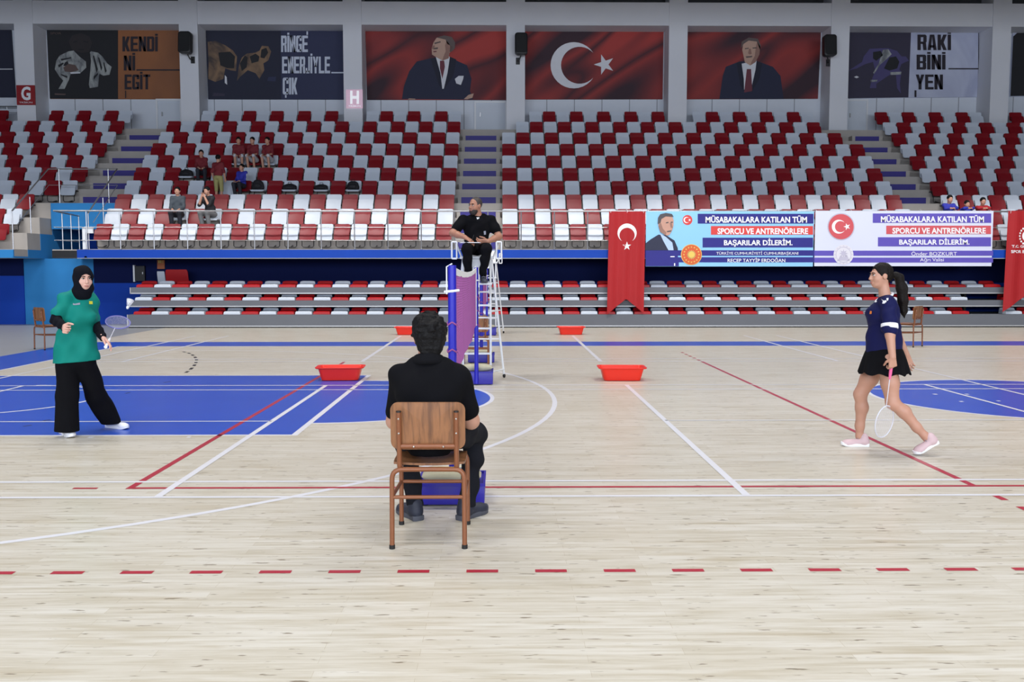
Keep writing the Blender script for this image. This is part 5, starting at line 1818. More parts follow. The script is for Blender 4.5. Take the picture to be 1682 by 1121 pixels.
def add_hand(S, w, d, p, t, curl=0.35, s=1.0, spread=0.06, thumb_in=0.2):
    """palm, four bent fingers of different length and a thumb: w wrist, d along the hand, p the way the palm faces, t towards the thumb"""
    d, p = unit(d), unit(p)
    t = unit(np.asarray(t) - d * (np.asarray(t) @ d))
    p = unit(p - d * (p @ d) - t * (p @ t))
    S.cap(w - d * 0.01 * s, w + d * 0.02 * s, 0.024 * s, 0.024 * s, 0.012 * s, (p, 0.72))
    lens = (0.072, 0.080, 0.074, 0.058)
    for i in range(4):
        o = (1.5 - i) * 0.0195
        a = w + (d * 0.018 + t * o * 0.55) * s
        b = w + (d * (0.088 - 0.005 * abs(i - 1)) + t * o) * s
        S.cap(a, b, 0.0165 * s, 0.0115 * s, 0.008 * s)
        dirn = unit(d + t * spread * (1.5 - i))
        pos = b; ang = 0.0
        for j, (q, rr) in enumerate(((0.45, 0.0092), (0.31, 0.0082), (0.24, 0.0072))):
            ang += curl * (0.85 + 0.1 * i) * (1.0 if j else 0.8)
            dd = dirn * math.cos(ang) + p * math.sin(ang)
            nx = pos + dd * lens[i] * q * s
            S.cap(pos, nx, (rr + 0.0006) * s, (rr - 0.0004) * s, 0.003 * s)
            pos = nx
    a = w + (d * 0.018 + t * 0.018 + p * 0.004) * s
    b = a + unit(d * 0.62 + t * 0.70 + p * thumb_in) * 0.042 * s
    c = b + unit(d * 0.90 + t * 0.15 + p * (thumb_in + 0.25 * curl)) * 0.032 * s
    e = c + unit(d * 0.95 + p * (thumb_in + 0.5 * curl)) * 0.024 * s
    S.cap(a, b, 0.0165 * s, 0.0115 * s, 0.008 * s)
    S.cap(b, c, 0.0108 * s, 0.0098 * s, 0.003 * s)
    S.cap(c, e, 0.0098 * s, 0.0078 * s, 0.003 * s)

def shoe(parent, heel, toe, up, m_up, m_sole, s=1.0, laces=None, ankle=None, v=0.006):
    heel, toe = np.asarray(heel, float), np.asarray(toe, float)
    d = unit(toe - heel); u = unit(np.asarray(up) - d * (np.asarray(up) @ d)); r = np.cross(d, u)
    L = np.linalg.norm(toe - heel)
    S = Field()
    S.ell(heel + d * 0.035 * s + u * 0.042 * s, V(0.033, 0.036, 0.040) * s, np.stack([r, d, u], 1), 0.02)
    S.cap(heel + d * 0.05 * s + u * 0.046 * s, heel + d * (L - 0.07 * s) + u * 0.030 * s, 0.038 * s, 0.037 * s, 0.03, (u, 0.85))
    S.ell(heel + d * (L - 0.06 * s) + u * 0.028 * s, V(0.043, 0.058, 0.027) * s, np.stack([r, d, u], 1), 0.03)
    S.cap(heel + d * 0.055 * s + u * 0.06 * s, heel + d * 0.05 * s + u * 0.085 * s, 0.040 * s, 0.041 * s, 0.02)
    S.cut(-u, heel + u * 0.012 * s)
    o = S.build('shoe', m_up, parent, v)
    # sole: foot outline, two rings
    prof = [(0.0, 0.022), (0.03, 0.034), (0.30, 0.032), (0.55, 0.040), (0.72, 0.046), (0.86, 0.042), (0.95, 0.028), (1.0, 0.010)]
    left = [(t * L, w * s) for t, w in prof]
    out = left + [(t, -w) for t, w in reversed(left)]
    off = np.array(parent.location)
    rings = []
    for z, k in ((0.0, 0.94), (0.006, 1.0), (0.022, 1.02), (0.028, 0.96)):
        rings.append([tuple(heel + d * t + r * w * k + u * (z * s + 0.018 * s * max(0, (t / L - 0.75) / 0.25) ** 2) - off) for t, w in out])
    MB().loft(rings).build('sole', m_sole, o, smooth=50)
    if laces is not None:
        b = MB()
        for k in range(4):
            t = 0.42 + 0.09 * k
            c0 = heel + d * L * t + u * (0.088 - 0.020 * k) * s - off
            b.tube([tuple(c0 - r * 0.024 * s - u * 0.012 * s), tuple(c0), tuple(c0 + r * 0.024 * s - u * 0.012 * s)], 0.003 * s, 6)
        b.build('laces', laces, o, smooth=60)
    return o

def decal(parent, surf_obj, polys, m, name, lift=0.003):
    """a print that lies on a garment: polygons at the photograph's pixels, dropped onto the garment along the view"""
    P, Q = SURF[surf_obj.name]
    tree = BVHTree.FromPolygons([tuple(p) for p in P], [tuple(int(i) for i in q) for q in Q])
    b = MB()
    off = np.array(parent.location)
    eye = Vector(CAM_POS)
    for poly in polys:
        vs = []
        for x, y in poly:
            d = Vector(_F + _R * (x - 841.0) / CAM_F - _U * (y - 560.5) / CAM_F).normalized()
            loc, nrm, i, dist = tree.ray_cast(eye, d)
            if loc is None:
                return None
            vs.append(tuple(np.array(loc + nrm * lift) - off))
        b.add(vs, [tuple(range(len(vs)))])
    return b.build(name, m, surf_obj if surf_obj.parent is parent else parent)

M_SKIN = mat('skin_fair', rgb(190, 142, 120), 0.5, var=0.05, scale=20, sss=0.08)
M_SKINF = mat('skin_light', rgb(212, 166, 150), 0.5, var=0.05, scale=20, sss=0.08)
M_SKINT = mat('skin_tan', rgb(168, 118, 96), 0.5, var=0.05, scale=20, sss=0.08)
M_HAIRDARK = mat('hair_black', rgb(15, 14, 16), 0.6, var=0.3, scale=60, bump=0.5, bscale=90, spec=0.18)
M_HAIRBROWN = mat('hair_dark_brown', rgb(20, 15, 13), 0.6, var=0.3, scale=60, bump=0.5, bscale=90, spec=0.18)
M_LIPS = mat('lips', rgb(172, 108, 100), 0.45)
M_EYEW = mat('eye_white', rgb(214, 208, 204), 0.3)
M_IRIS = mat('iris_dark', rgb(44, 30, 24), 0.2)
M_BLACKCLOTH = mat('black_cloth', rgb(13, 13, 17), 0.9, var=0.12, scale=8, spec=0.12)
M_BLACKCLOTH2 = mat('black_trouser_cloth', rgb(17, 17, 21), 0.9, var=0.12, scale=8, spec=0.12)
M_CHARCOAL = mat('charcoal_trousers', rgb(27, 28, 34), 0.9, var=0.12, scale=8, spec=0.12)
M_HIJAB = mat('hijab_cloth', rgb(15, 16, 24), 0.9, var=0.08, scale=9, spec=0.12)
M_GREEN = mat('green_jersey', rgb(8, 126, 114), 0.7, var=0.06, scale=6, spec=0.2)
M_NAVYCLOTH = mat('navy_jersey', rgb(15, 19, 70), 0.7, var=0.08, scale=6, spec=0.2)
M_WHITECLOTH = mat('white_cloth', rgb(232, 232, 238), 0.7)
M_SHOEW = mat('white_shoe', rgb(228, 228, 234), 0.5)
M_SOLEW = mat('white_sole', rgb(236, 236, 240), 0.5)
M_SHOEPINK = mat('dusty_pink_shoe', rgb(206, 178, 182), 0.6)
M_SHOEGREY = mat('slate_shoe', rgb(36, 40, 56), 0.6, var=0.25, scale=30)
M_SOLEGREY = mat('dark_sole', rgb(72, 74, 84), 0.6)
M_LACE = mat('lace_grey', rgb(150, 152, 168), 0.6)
M_YELLOW = mat('badge_yellow', rgb(214, 210, 60), 0.6)
M_ORANGE = mat('badge_orange', rgb(214, 120, 50), 0.6)
M_PINKGRIP = mat('pink_grip', rgb(240, 104, 160), 0.6)
M_SHAFT = mat('racket_shaft', rgb(214, 214, 224), 0.3)
M_FRAMEB = mat('racket_frame_violet', rgb(120, 118, 190), 0.3)
M_STRING = mat('racket_string', rgb(226, 226, 236), 0.4)
W = aty
# ------------------------------------------------------------------ rackets and shuttlecock
def racket(label, grip, axis, nrm, m_grip, m_frame, butt=0.05):
    """grip = where the hand closes; axis runs from the grip to the head"""
    axis = unit(axis); nrm = unit(np.asarray(nrm) - axis * (np.asarray(nrm) @ axis)); sd = np.cross(axis, nrm)
    t = empty('badminton_racket', tuple(grip), 0, label, 'racket')
    P = lambda a, b, c=0.0: tuple(axis * a + sd * b + nrm * c)
    MB().tube([P(-butt - 0.02, 0), P(-butt, 0), P(0.06, 0), P(0.11, 0)], [0.0155, 0.0135, 0.0128, 0.008], 10).build('grip', m_grip, t, smooth=50)
    MB().tube([P(0.10, 0), P(0.345, 0)], 0.0038, 8).build('shaft', M_SHAFT, t, smooth=50)
    c0 = 0.345 + 0.135
    ring = [P(c0 - 0.138 * math.cos(a), 0.108 * math.sin(a)) for a in np.linspace(0, 2 * PI, 41)[:-1]]
    MB().tube(ring, 0.0052, 8, closed=True).build('frame', m_frame, t, smooth=50)
    b = MB()
    for k in range(-9, 10):
        x = k * 0.0108
        h = 0.138 * math.sqrt(max(0, 1 - (x / 0.108) ** 2))
        b.tube([P(c0 - h, x), P(c0 + h, x)], 0.0005, 3)
    for k in range(-10, 11):
        x = k * 0.0125
        h = 0.108 * math.sqrt(max(0, 1 - (x / 0.138) ** 2))
        b.tube([P(c0 + x, -h, 0.0006), P(c0 + x, h, 0.0006)], 0.0005, 3)
    b.build('strings', M_STRING, t)
    return t

# ------------------------------------------------------------------ the ponytailed player in navy (faces along -x)
def player_navy():
    root = empty('person', tuple(atz(1450, 738)), 0, 'ponytailed girl in navy jersey and black skirt striding to the net, holding a racket', 'person')
    Y = 7.80
    H = frame((-1, -0.10, -0.04), (0.04, 0, 1))
    s = 0.87
    hc = W(1446.5, 453, Y)
    S = Field()
    nb = W(1454, 490, Y)
    add_head(S, hc, H, s, nb, (0.046, 0.05))
    T = frame((-1, -0.05, 0), (0, 0, 1))
    S.ell(W(1453, 520, Y), V(0.13, 0.085, 0.12), T, 0.04).ell(W(1453, 570, Y), V(0.11, 0.080, 0.12), T, 0.05)
    shl, ell_, wrl = W(1460, 499, 7.65), W(1462, 550, 7.56), W(1466, 587, 7.50)
    shr, elr, wrr = W(1456, 499, 7.95), W(1473, 548, 8.02), W(1489, 584, 8.02)
    S.chain([shl, ell_], [0.044, 0.037]).chain([ell_, wrl], [0.038, 0.0265])
    S.chain([shr, elr], [0.044, 0.036]).chain([elr, wrr], [0.037, 0.0265])
    add_hand(S, wrl, (0.08, 0.05, -1), (-0.2, 1, 0), (-1, -0.1, 0), 1.25, 0.9, thumb_in=0.55)
    add_hand(S, wrr, (0.35, 0, -1), (-0.1, -1, 0), (-1, 0, 0), 0.45, 0.9)
    hl, kl, al = W(1457, 590, 7.70), W(1466, 662, 7.66), W(1519, 716, 7.60)
    hr, kr, ar = W(1446, 590, 7.90), W(1413, 648, 7.96), W(1412, 717, 7.99)
    for h, k, a, bk in ((hl, kl, al, (0.55, 0, 0.8)), (hr, kr, ar, (1, 0, 0.1))):
        S.chain([h, h * 0.45 + k * 0.55, k], [0.080, 0.071, 0.053], 0.03)
        b = unit(bk)
        calf = k * 0.68 + a * 0.32 + b * 0.016
        S.chain([k, calf, k * 0.25 + a * 0.75, a], [0.050, 0.051, 0.036, 0.031], 0.03)
    S.cap(al, W(1528, 728, 7.6), 0.032, 0.034).cap(ar, W(1415, 727, 7.99), 0.032, 0.034)
    S.build('body', M_SKIN, root, 0.005)
    face_parts(root, hc, H, s)
    # hair drawn back into a ponytail
    r, f, u = H[:, 0], H[:, 1], H[:, 2]
    q = lambda a, b, d: hc + (r * a + f * b + u * d) * s
    S = Field()
    S.ell(q(0, -0.020, 0.034), V(0.082, 0.101, 0.093) * s, H, 0.01)
    S.sub(q(0, 0.125, -0.050), V(0.13, 0.095, 0.120) * s, H, 0.02)
    S.sub(q(0, 0.02, -0.085), V(0.13, 0.055, 0.060) * s, H, 0.02)
    S.cap(q(0, -0.075, -0.02), q(0, -0.05, -0.075), 0.045 * s, 0.022 * s, 0.03)
    S.lumps(0.0022, 120, 3)
    S.build('hair', M_HAIRBROWN, root, 0.005)
    S = Field()
    pts = [W(1469, 451, Y), W(1477, 456, Y), W(1481, 474, Y), W(1483, 494, Y), W(1485, 512, Y), W(1486, 524, Y)]
    S.chain(pts, [0.024, 0.034, 0.040, 0.035, 0.022, 0.006], 0.02)
    S.folds(0.0035, 95, ((1, 0.2, 0.15), (0.3, 1, 0.2)))
    pt = S.build('ponytail', M_HAIRBROWN, root, 0.005)
    # jersey
    S = Field()
    S.ell(W(1452, 516, Y), V(0.150, 0.124, 0.115), T, 0.04)
    S.ell(W(1441, 521, Y), V(0.110, 0.070, 0.075), T, 0.07)
    S.ell(W(1452, 553, Y), V(0.150, 0.128, 0.15), T, 0.06)
    S.cap(W(1458, 498, 7.68), W(1456, 498, 7.93), 0.062, 0.062, 0.04)
    S.cap(W(1455, 494, Y), W(1455, 500, Y), 0.060, 0.075, 0.03)
    S.cap(shl + V(0, 0, -0.005), W(1461.3, 540, 7.575), 0.057, 0.063, 0.03)
    S.cap(shr + V(0, 0, -0.005), W(1468, 536, 7.99), 0.057, 0.063, 0.03)
    S.folds(0.0035, 38, ((0.5, 0.2, 1.0), (-0.6, 0.3, 1.0)))
    S.cap(W(1452, 560, Y) , W(1452, 590, Y), 0.138, 0.150, 0.05)
    S.cut((0, 0, -1), W(1452, 584, Y))
    sl = unit(W(1461, 539, 7.60) - shl)
    jer = S.build('jersey', M_NAVYCLOTH, root, 0.006)
    S = Field()
    S.cap(W(1461, 533.5, 7.582), W(1461.2, 538.5, 7.577), 0.0665, 0.0675, 0.005)
    S.cut(sl, W(1461.3, 540.5, 7.575)).cut(-sl, W(1461, 532, 7.583))
    S.build('cuff', M_WHITECLOTH, jer, 0.005)
    S = Field()
    for k in range(16):
        a0, a1 = 2 * PI * k / 16, 2 * PI * (k + 1) / 16
        pp = [W(1452.5, 489.5, Y) + T[:, 0] * 0.064 * math.sin(a) + T[:, 1] * 0.064 * math.cos(a) + V(0, 0, -0.038 * math.cos(a)) for a in (a0, a1)]
        S.cap(pp[0], pp[1], 0.011, 0.011, 0.004)
    S.build('collar', M_WHITECLOTH, jer, 0.005)
    decal(root, jer, [[(1447.5, 491.5), (1450.5, 495), (1449.5, 499), (1453, 499), (1456.5, 496), (1455.5, 493.2), (1453, 494.3), (1450.5, 493.5)], [(1456, 490.5), (1459.5, 490), (1459, 493.5), (1457, 494.5)]], M_WHITECLOTH, 'shoulder_mark')
    decal(root, jer, [[(1429.5, 511), (1432.5, 511.5), (1432, 516), (1428.5, 516)]], M_ORANGE, 'chest_mark')
    # pleated skirt over short trunks
    b = MB()
    rings = []
    off = np.array(root.location)
    n = 72
    for t in np.linspace(0, 1, 9):
        cx, cy = 1453 - 0.5 * t, 572 + 41 * t
        c = W(cx, cy, Y) - off
        rx, ry = 0.136 + 0.066 * t ** 0.8, 0.150 + 0.062 * t ** 0.7
        ring = []
        for j in range(n):
            a = 2 * PI * j / n
            pl = 1 + 0.045 * t * math.sin(9 * a + 0.6) + 0.018 * t * math.sin(23 * a)
            ring.append((c[0] + rx * pl * math.cos(a), c[1] + ry * pl * math.sin(a), c[2] + 0.010 * t * math.sin(9 * a + 2.0)))
        rings.append(ring)
    inner = [[(p[0] * 0.98 + 0.02 * 0, p[1] * 0.98, p[2] + 0.004) for p in rr] for rr in reversed(rings)]
    b.loft(rings + inner[:-1], None, True, True)
    b.build('skirt', M_BLACKCLOTH, root, smooth=60)
    # shoes
    shoe(root, W(1541, 727.5, 7.60), W(1502, 748.5, 7.58), (0.45, 0, 0.85), M_SHOEPINK, M_SOLEW, 0.92, M_LACE)
    shoe(root, atz(1427, 733.5), atz(1381, 733), (0, 0, 1), M_SHOEPINK, M_SOLEW, 0.92, M_LACE)
    g = wrl + V(0.004, 0.028, -0.078)
    racket('badminton racket with a pink grip pointing down beside the striding girl\'s bare leg', g, (0.0, 0.22, -1.0), (0.55, -1, -0.2), M_PINKGRIP, M_SHAFT, 0.045)
player_navy()

# ------------------------------------------------------------------ the player in green with a black headscarf
def player_green():
    root = empty('person', tuple(atz(125, 714)), 0, 'woman in green jersey, black headscarf and wide black trousers playing on the blue floor', 'person')
    Y = 8.60
    H = frame((0.66, -0.75, -0.08), (0.02, 0, 1))
    T = frame((0.42, -0.90, 0), (0, 0, 1))
    s = 0.92
    hc = W(137, 458, 8.56)
    S = Field()
    nb = W(131.5, 487, Y)
    add_head(S, hc, H, s, nb, (0.048, 0.052))
    S.ell(W(128, 515, Y), V(0.14, 0.085, 0.15), T, 0.04).ell(W(126, 580, Y), V(0.14, 0.095, 0.14), T, 0.05)
    shr, elr, wrr = W(107, 494, 8.51), W(92, 526, 8.42), W(106, 538, 8.24)
    shl, ell_, wrl = W(149, 494, 8.67), W(155, 531, 8.70), W(168.5, 554, 8.54)
    S.chain([shr, elr], [0.045, 0.038]).chain([elr, wrr], [0.038, 0.027])
    S.chain([shl, ell_], [0.045, 0.038]).chain([ell_, wrl], [0.038, 0.027])
    add_hand(S, wrr, (0.35, -0.9, -0.12), (0.8, 0.35, -0.1), (0.1, 0.1, 1), 1.25, 1.0, thumb_in=0.6)
    add_hand(S, wrl, (0.62, -0.15, -0.55), (-0.45, -0.25, -0.8), (0.35, -0.9, 0.1), 0.32, 1.0, spread=0.12)
    S.build('body', M_SKINF, root, 0.005)
    face_parts(root, hc, H, s)
    r, f, u = H[:, 0], H[:, 1], H[:, 2]
    q = lambda a, b, d: hc + (r * a + f * b + u * d) * s
    # headscarf: close hood, wrapped under the chin, tucked into the collar
    S = Field()
    S.ell(q(0, -0.018, 0.028), V(0.093, 0.112, 0.106) * s, H, 0.02)
    S.cap(q(0, 0.005, -0.055), q(0, -0.01, -0.10), 0.088 * s, 0.086 * s, 0.03)
    S.cap(q(0, 0.01, -0.105), nb + V(0, 0, 0.005), 0.086 * s, 0.086, 0.03)
    S.sub(q(0, 0.098, -0.024), V(0.058, 0.075, 0.079) * s, H, 0.008)
    S.folds(0.002, 60, ((0.3, 0.2, 1.0), (0.5, -0.2, 0.8)))
    S.build('headscarf', M_HIJAB, root, 0.005)
    # black undershirt sleeves
    und = Field()
    und.chain([shr * 0.4 + elr * 0.6, elr], [0.05, 0.046]).chain([elr, wrr], [0.046, 0.036])
    und.folds(0.003, 70, ((0.7, 0.3, 1), (1, 0.2, -0.6)))
    und.build('sleeve', M_HIJAB, root, 0.005)
    und = Field()
    und.chain([shl * 0.4 + ell_ * 0.6, ell_], [0.05, 0.045]).chain([ell_, wrl], [0.045, 0.035])
    und.folds(0.003, 70, ((0.7, 0.3, 1), (1, 0.2, -0.6)))
    und.build('sleeve', M_HIJAB, root, 0.005)
    # jersey
    S = Field()
    S.ell(W(127.5, 513, Y), V(0.150, 0.110, 0.15), T, 0.05)
    S.ell(W(133, 518, 8.53), V(0.115, 0.065, 0.085), T, 0.08)
    S.ell(W(126, 553, Y), V(0.162, 0.122, 0.17), T, 0.08)
    S.cap(W(125, 575, Y) - T[:, 0] * 0.055, W(125, 602, Y) - T[:, 0] * 0.06, 0.132, 0.142, 0.05)
    S.cap(W(125, 575, Y) + T[:, 0] * 0.055, W(125, 602, Y) + T[:, 0] * 0.06, 0.132, 0.142, 0.05)
    S.cap(shr, shl, 0.055, 0.055, 0.05)
    S.cap(W(130, 487, Y), W(129, 500, Y), 0.078, 0.09, 0.03)
    S.cap(W(124, 485, 8.57), W(108, 491, 8.52), 0.046, 0.050, 0.05).cap(W(137, 485, 8.63), W(148, 491, 8.67), 0.046, 0.048, 0.05)
    S.cap(shr, W(97.5, 513, 8.46), 0.050, 0.069, 0.05)
    S.cap(shl, W(152.5, 520, 8.70), 0.050, 0.060, 0.05)
    S.folds(0.005, 27, ((0.75, 0.3, 1.0), (-0.5, 0.3, 1.0), (0.9, 0.2, -0.35)))
    hem = W(126, 594, Y)
    S.cut((0.06, 0, -1), hem)
    jer = S.build('jersey', M_GREEN, root, 0.006)
    decal(root, jer, [[(119.5, 498.6), (123, 499.6), (131.5, 497.8), (131.5, 501), (124, 501.8), (120, 501.4)]], M_LACE, 'chest_mark')
    decal(root, jer, [[(146, 495), (151.8, 495), (151.8, 500), (146, 500)]], M_YELLOW, 'badge')
    decal(root, jer, [[(93, 492.5), (98, 494.5), (104, 495.5), (104, 497), (97, 496.5), (92.5, 494.5)]], M_LACE, 'sleeve_mark')
    # wide trousers
    S = Field()
    hr, ar = W(111, 603, 8.56), W(110.5, 706, 8.52)
    hl, kl, al = W(140, 600, 8.64), W(159, 650, 8.78), W(181, 693, 8.95)
    S.ell(W(126, 592, Y), V(0.170, 0.118, 0.11), T, 0.04)
    S.chain([hr, W(110.5, 650, 8.54), ar], [0.104, 0.098, 0.108], 0.03)
    S.chain([hl, kl, al], [0.104, 0.092, 0.090], 0.03)
    S.folds(0.006, 26, ((1, 0.5, 0.12), (0.8, -0.7, 0.2)))
    S.cut((0, 0, -1), V(0, 0, 0.052))
    S.build('trousers', M_BLACKCLOTH, root, 0.007)
    shoe(root, atz(102, 711.5), atz(119, 720.5), (0, 0, 1), M_SHOEW, M_SOLEW, 0.95, M_LACE)
    shoe(root, atz(176, 702.0), atz(210.5, 706), (0, 0, 1), M_SHOEW, M_SOLEW, 0.95, M_LACE)
    g = wrl + V(0.055, -0.035, -0.058)
    ax = W(195, 527, 8.98) - g
    racket('badminton racket with violet frame held out by the woman in green', g, ax, (0.35, -1.0, 0.4), M_WHITECLOTH, M_FRAMEB, 0.05)
player_green()

def shuttlecock():
    p0, p1 = W(209.5, 506, 8.75), W(213.5, 495, 8.78)
    d = unit(p1 - p0)
    a = unit(np.cross(d, V(0, 1, 0))); b_ = np.cross(d, a)
    t = empty('shuttlecock', tuple(p0), 0, 'white feather shuttlecock in the air above the racket of the woman in green', 'shuttlecock')
    P = lambda k, r, ang: tuple(d * k + (a * math.cos(ang) + b_ * math.sin(ang)) * r)
    MB().loft([[P(k, r, 2 * PI * j / 14) for j in range(14)] for k, r in ((-0.012, 0.003), (-0.009, 0.009), (0.0, 0.0128), (0.014, 0.0130))]).build('cork', M_WHITEPL, t, smooth=60)
    b = MB()
    for j in range(16):
        a0 = 2 * PI * j / 16
        w = 0.16
        b.add([P(0.014, 0.0115, a0 - w * 0.3), P(0.014, 0.0115, a0 + w * 0.3), P(0.045, 0.022, a0 + w * 0.35), P(0.078, 0.032, a0 + w * 1.2), P(0.086, 0.034, a0), P(0.078, 0.032, a0 - w * 1.0), P(0.045, 0.022, a0 - w * 0.35)], [(0, 1, 2, 6), (6, 2, 3, 4, 5)])
    for k, r in ((0.035, 0.0195), (0.048, 0.0238)):
        b.tube([P(k, r, 2 * PI * j / 24) for j in range(24)], 0.0007, 4, closed=True)
    b.build('feathers', M_WHITECLOTH, t)
shuttlecock()

# ------------------------------------------------------------------ the man on the wooden chair, seen from behind
def seated_man():
    root = empty('person', (CH_X, CH_Y, 0), 0, 'man in black polo shirt sitting on the wooden chair, seen from behind', 'person')
    H = frame((-0.22, 0.97, -0.10), (0.0, 0.06, 1))
    T = frame((-0.04, 1, 0.0), (0, 0, 1))
    hc = W(704, 555, 5.27)
    S = Field()
    nb = V(-0.083, 5.235, 1.02)
    add_head(S, hc, H, 0.98, nb, (0.058, 0.062))
    tc = V(-0.08, 5.215, 0.80)
    S.ell(tc, V(0.16, 0.09, 0.18), T, 0.04).ell(V(-0.08, 5.235, 0.62), V(0.14, 0.09, 0.09), T, 0.05)
    shl, ell_, wrl = V(-0.245, 5.255, 0.930), V(-0.288, 5.34, 0.655), V(-0.19, 5.56, 0.640)
    shr, elr, wrr = V(0.090, 5.250, 0.930), V(0.150, 5.34, 0.655), V(0.045, 5.56, 0.640)
    for a, b, c in ((shl, ell_, wrl), (shr, elr, wrr)):
        S.chain([a, b], [0.054, 0.046]).chain([b, b * 0.6 + c * 0.4, c], [0.047, 0.045, 0.030])
    add_hand(S, wrl, (0.55, 0.75, -0.1), (0.1, 0, -1), (0.8, -0.5, 0.1), 0.55, 1.05)
    add_hand(S, wrr, (-0.55, 0.75, -0.1), (-0.1, 0, -1), (-0.8, -0.5, 0.1), 0.55, 1.05)
    S.build('body', M_SKIN, root, 0.005)
    face_parts(root, hc, H, 0.98)
    r, f, u = H[:, 0], H[:, 1], H[:, 2]
    q = lambda a, b, d: hc + (r * a + f * b + u * d) * 0.98
    S = Field()
    S.ell(q(0, -0.020, 0.042), V(0.094, 0.113, 0.098), H, 0.01)
    S.ell(q(0, -0.060, -0.015), V(0.082, 0.060, 0.085), H, 0.03)
    S.cap(q(-0.03, -0.070, -0.075), q(0.03, -0.070, -0.075), 0.030, 0.030, 0.03)
    S.sub(q(0, 0.125, -0.045), V(0.13, 0.085, 0.105), H, 0.02)
    S.sub(q(0.085, 0.02, -0.055), V(0.03, 0.05, 0.055), H, 0.01)
    S.sub(q(-0.085, 0.02, -0.055), V(0.03, 0.05, 0.055), H, 0.01)
    rs = np.random.RandomState(5)
    for _ in range(90):                                   # short curls
        a = rs.uniform(0, 2 * PI); e = rs.uniform(-0.35, 1.4)
        if math.cos(a) > 0.35 and e < 0.55:
            continue
        d = V(math.cos(e) * math.sin(a) * 0.093, -0.018 + math.cos(e) * math.cos(a) * 0.112, 0.042 + math.sin(e) * 0.098)
        S.ell(q(*d), V(0.016, 0.016, 0.013) * rs.uniform(0.7, 1.25), H, 0.008)
    S.lumps(0.004, 105, 9)
    S.build('hair', M_HAIRDARK, root, 0.005)
    # polo shirt
    S = Field()
    S.ell(V(-0.08, 5.215, 0.84), V(0.188, 0.122, 0.17), T, 0.05)
    S.ell(V(-0.08, 5.225, 0.64), V(0.172, 0.125, 0.20), T, 0.06)
    S.cap(V(-0.238, 5.245, 0.925), V(0.080, 5.24, 0.925), 0.060, 0.060, 0.05)
    S.cap(V(-0.15, 5.24, 0.985), V(-0.01, 5.24, 0.985), 0.052, 0.052, 0.05)
    S.cap(shl, V(-0.274, 5.32, 0.715), 0.058, 0.062, 0.03)
    S.cap(shr, V(0.132, 5.32, 0.722), 0.058, 0.064, 0.03)
    S.folds(0.0035, 24, ((0.6, 0.2, 1.0), (-0.7, 0.2, 1.0)))
    S.cut((0, 0, -1), V(0, 0, 0.484))
    sh = S.build('polo_shirt', M_BLACKCLOTH, root, 0.006)
    S = Field()
    for k in range(18):
        a0, a1 = 2 * PI * k / 18, 2 * PI * (k + 1) / 18
        pp = [V(-0.083, 5.238, 1.030) + T[:, 0] * 0.070 * math.sin(a) + T[:, 1] * 0.070 * math.cos(a) + V(0, 0, -0.022 * math.cos(a)) for a in (a0, a1)]
        S.cap(pp[0], pp[1], 0.012, 0.012, 0.004).cap(pp[0] - V(0, 0, 0.028), pp[1] - V(0, 0, 0.028), 0.020, 0.020, 0.02)
    S.build('collar', M_BLACKCLOTH2, sh, 0.005)
    # trousers
    S = Field()
    S.ell(V(-0.08, 5.27, 0.575), V(0.185, 0.165, 0.085), T, 0.03)
    hl, kl, al = V(-0.175, 5.30, 0.580), V(-0.275, 5.71, 0.525), V(-0.205, 5.665, 0.10)
    hr, kr, ar = V(0.015, 5.30, 0.580), V(0.165, 5.72, 0.525), V(0.118, 5.665, 0.10)
    for h, k, a in ((hl, kl, al), (hr, kr, ar)):
        S.chain([h, h * 0.5 + k * 0.5, k], [0.093, 0.083, 0.068], 0.03)
        S.chain([k, k * 0.6 + a * 0.4, a], [0.067, 0.060, 0.054], 0.03)
    S.folds(0.004, 40, ((0.4, 0.3, 1.0), (0.8, -0.3, 0.7)))
    S.cut((0, 0, -1), V(0, 0, 0.075))
    S.build('trousers', M_CHARCOAL, root, 0.006)
    shoe(root, V(-0.175, 5.60, 0.0), V(-0.315, 5.83, 0.0), (0, 0, 1), M_SHOEGREY, M_SOLEGREY, 1.1, M_LACE)
    shoe(root, V(0.070, 5.60, 0.0), V(0.225, 5.83, 0.0), (0, 0, 1), M_SHOEGREY, M_SOLEGREY, 1.1, M_LACE)
seated_man()

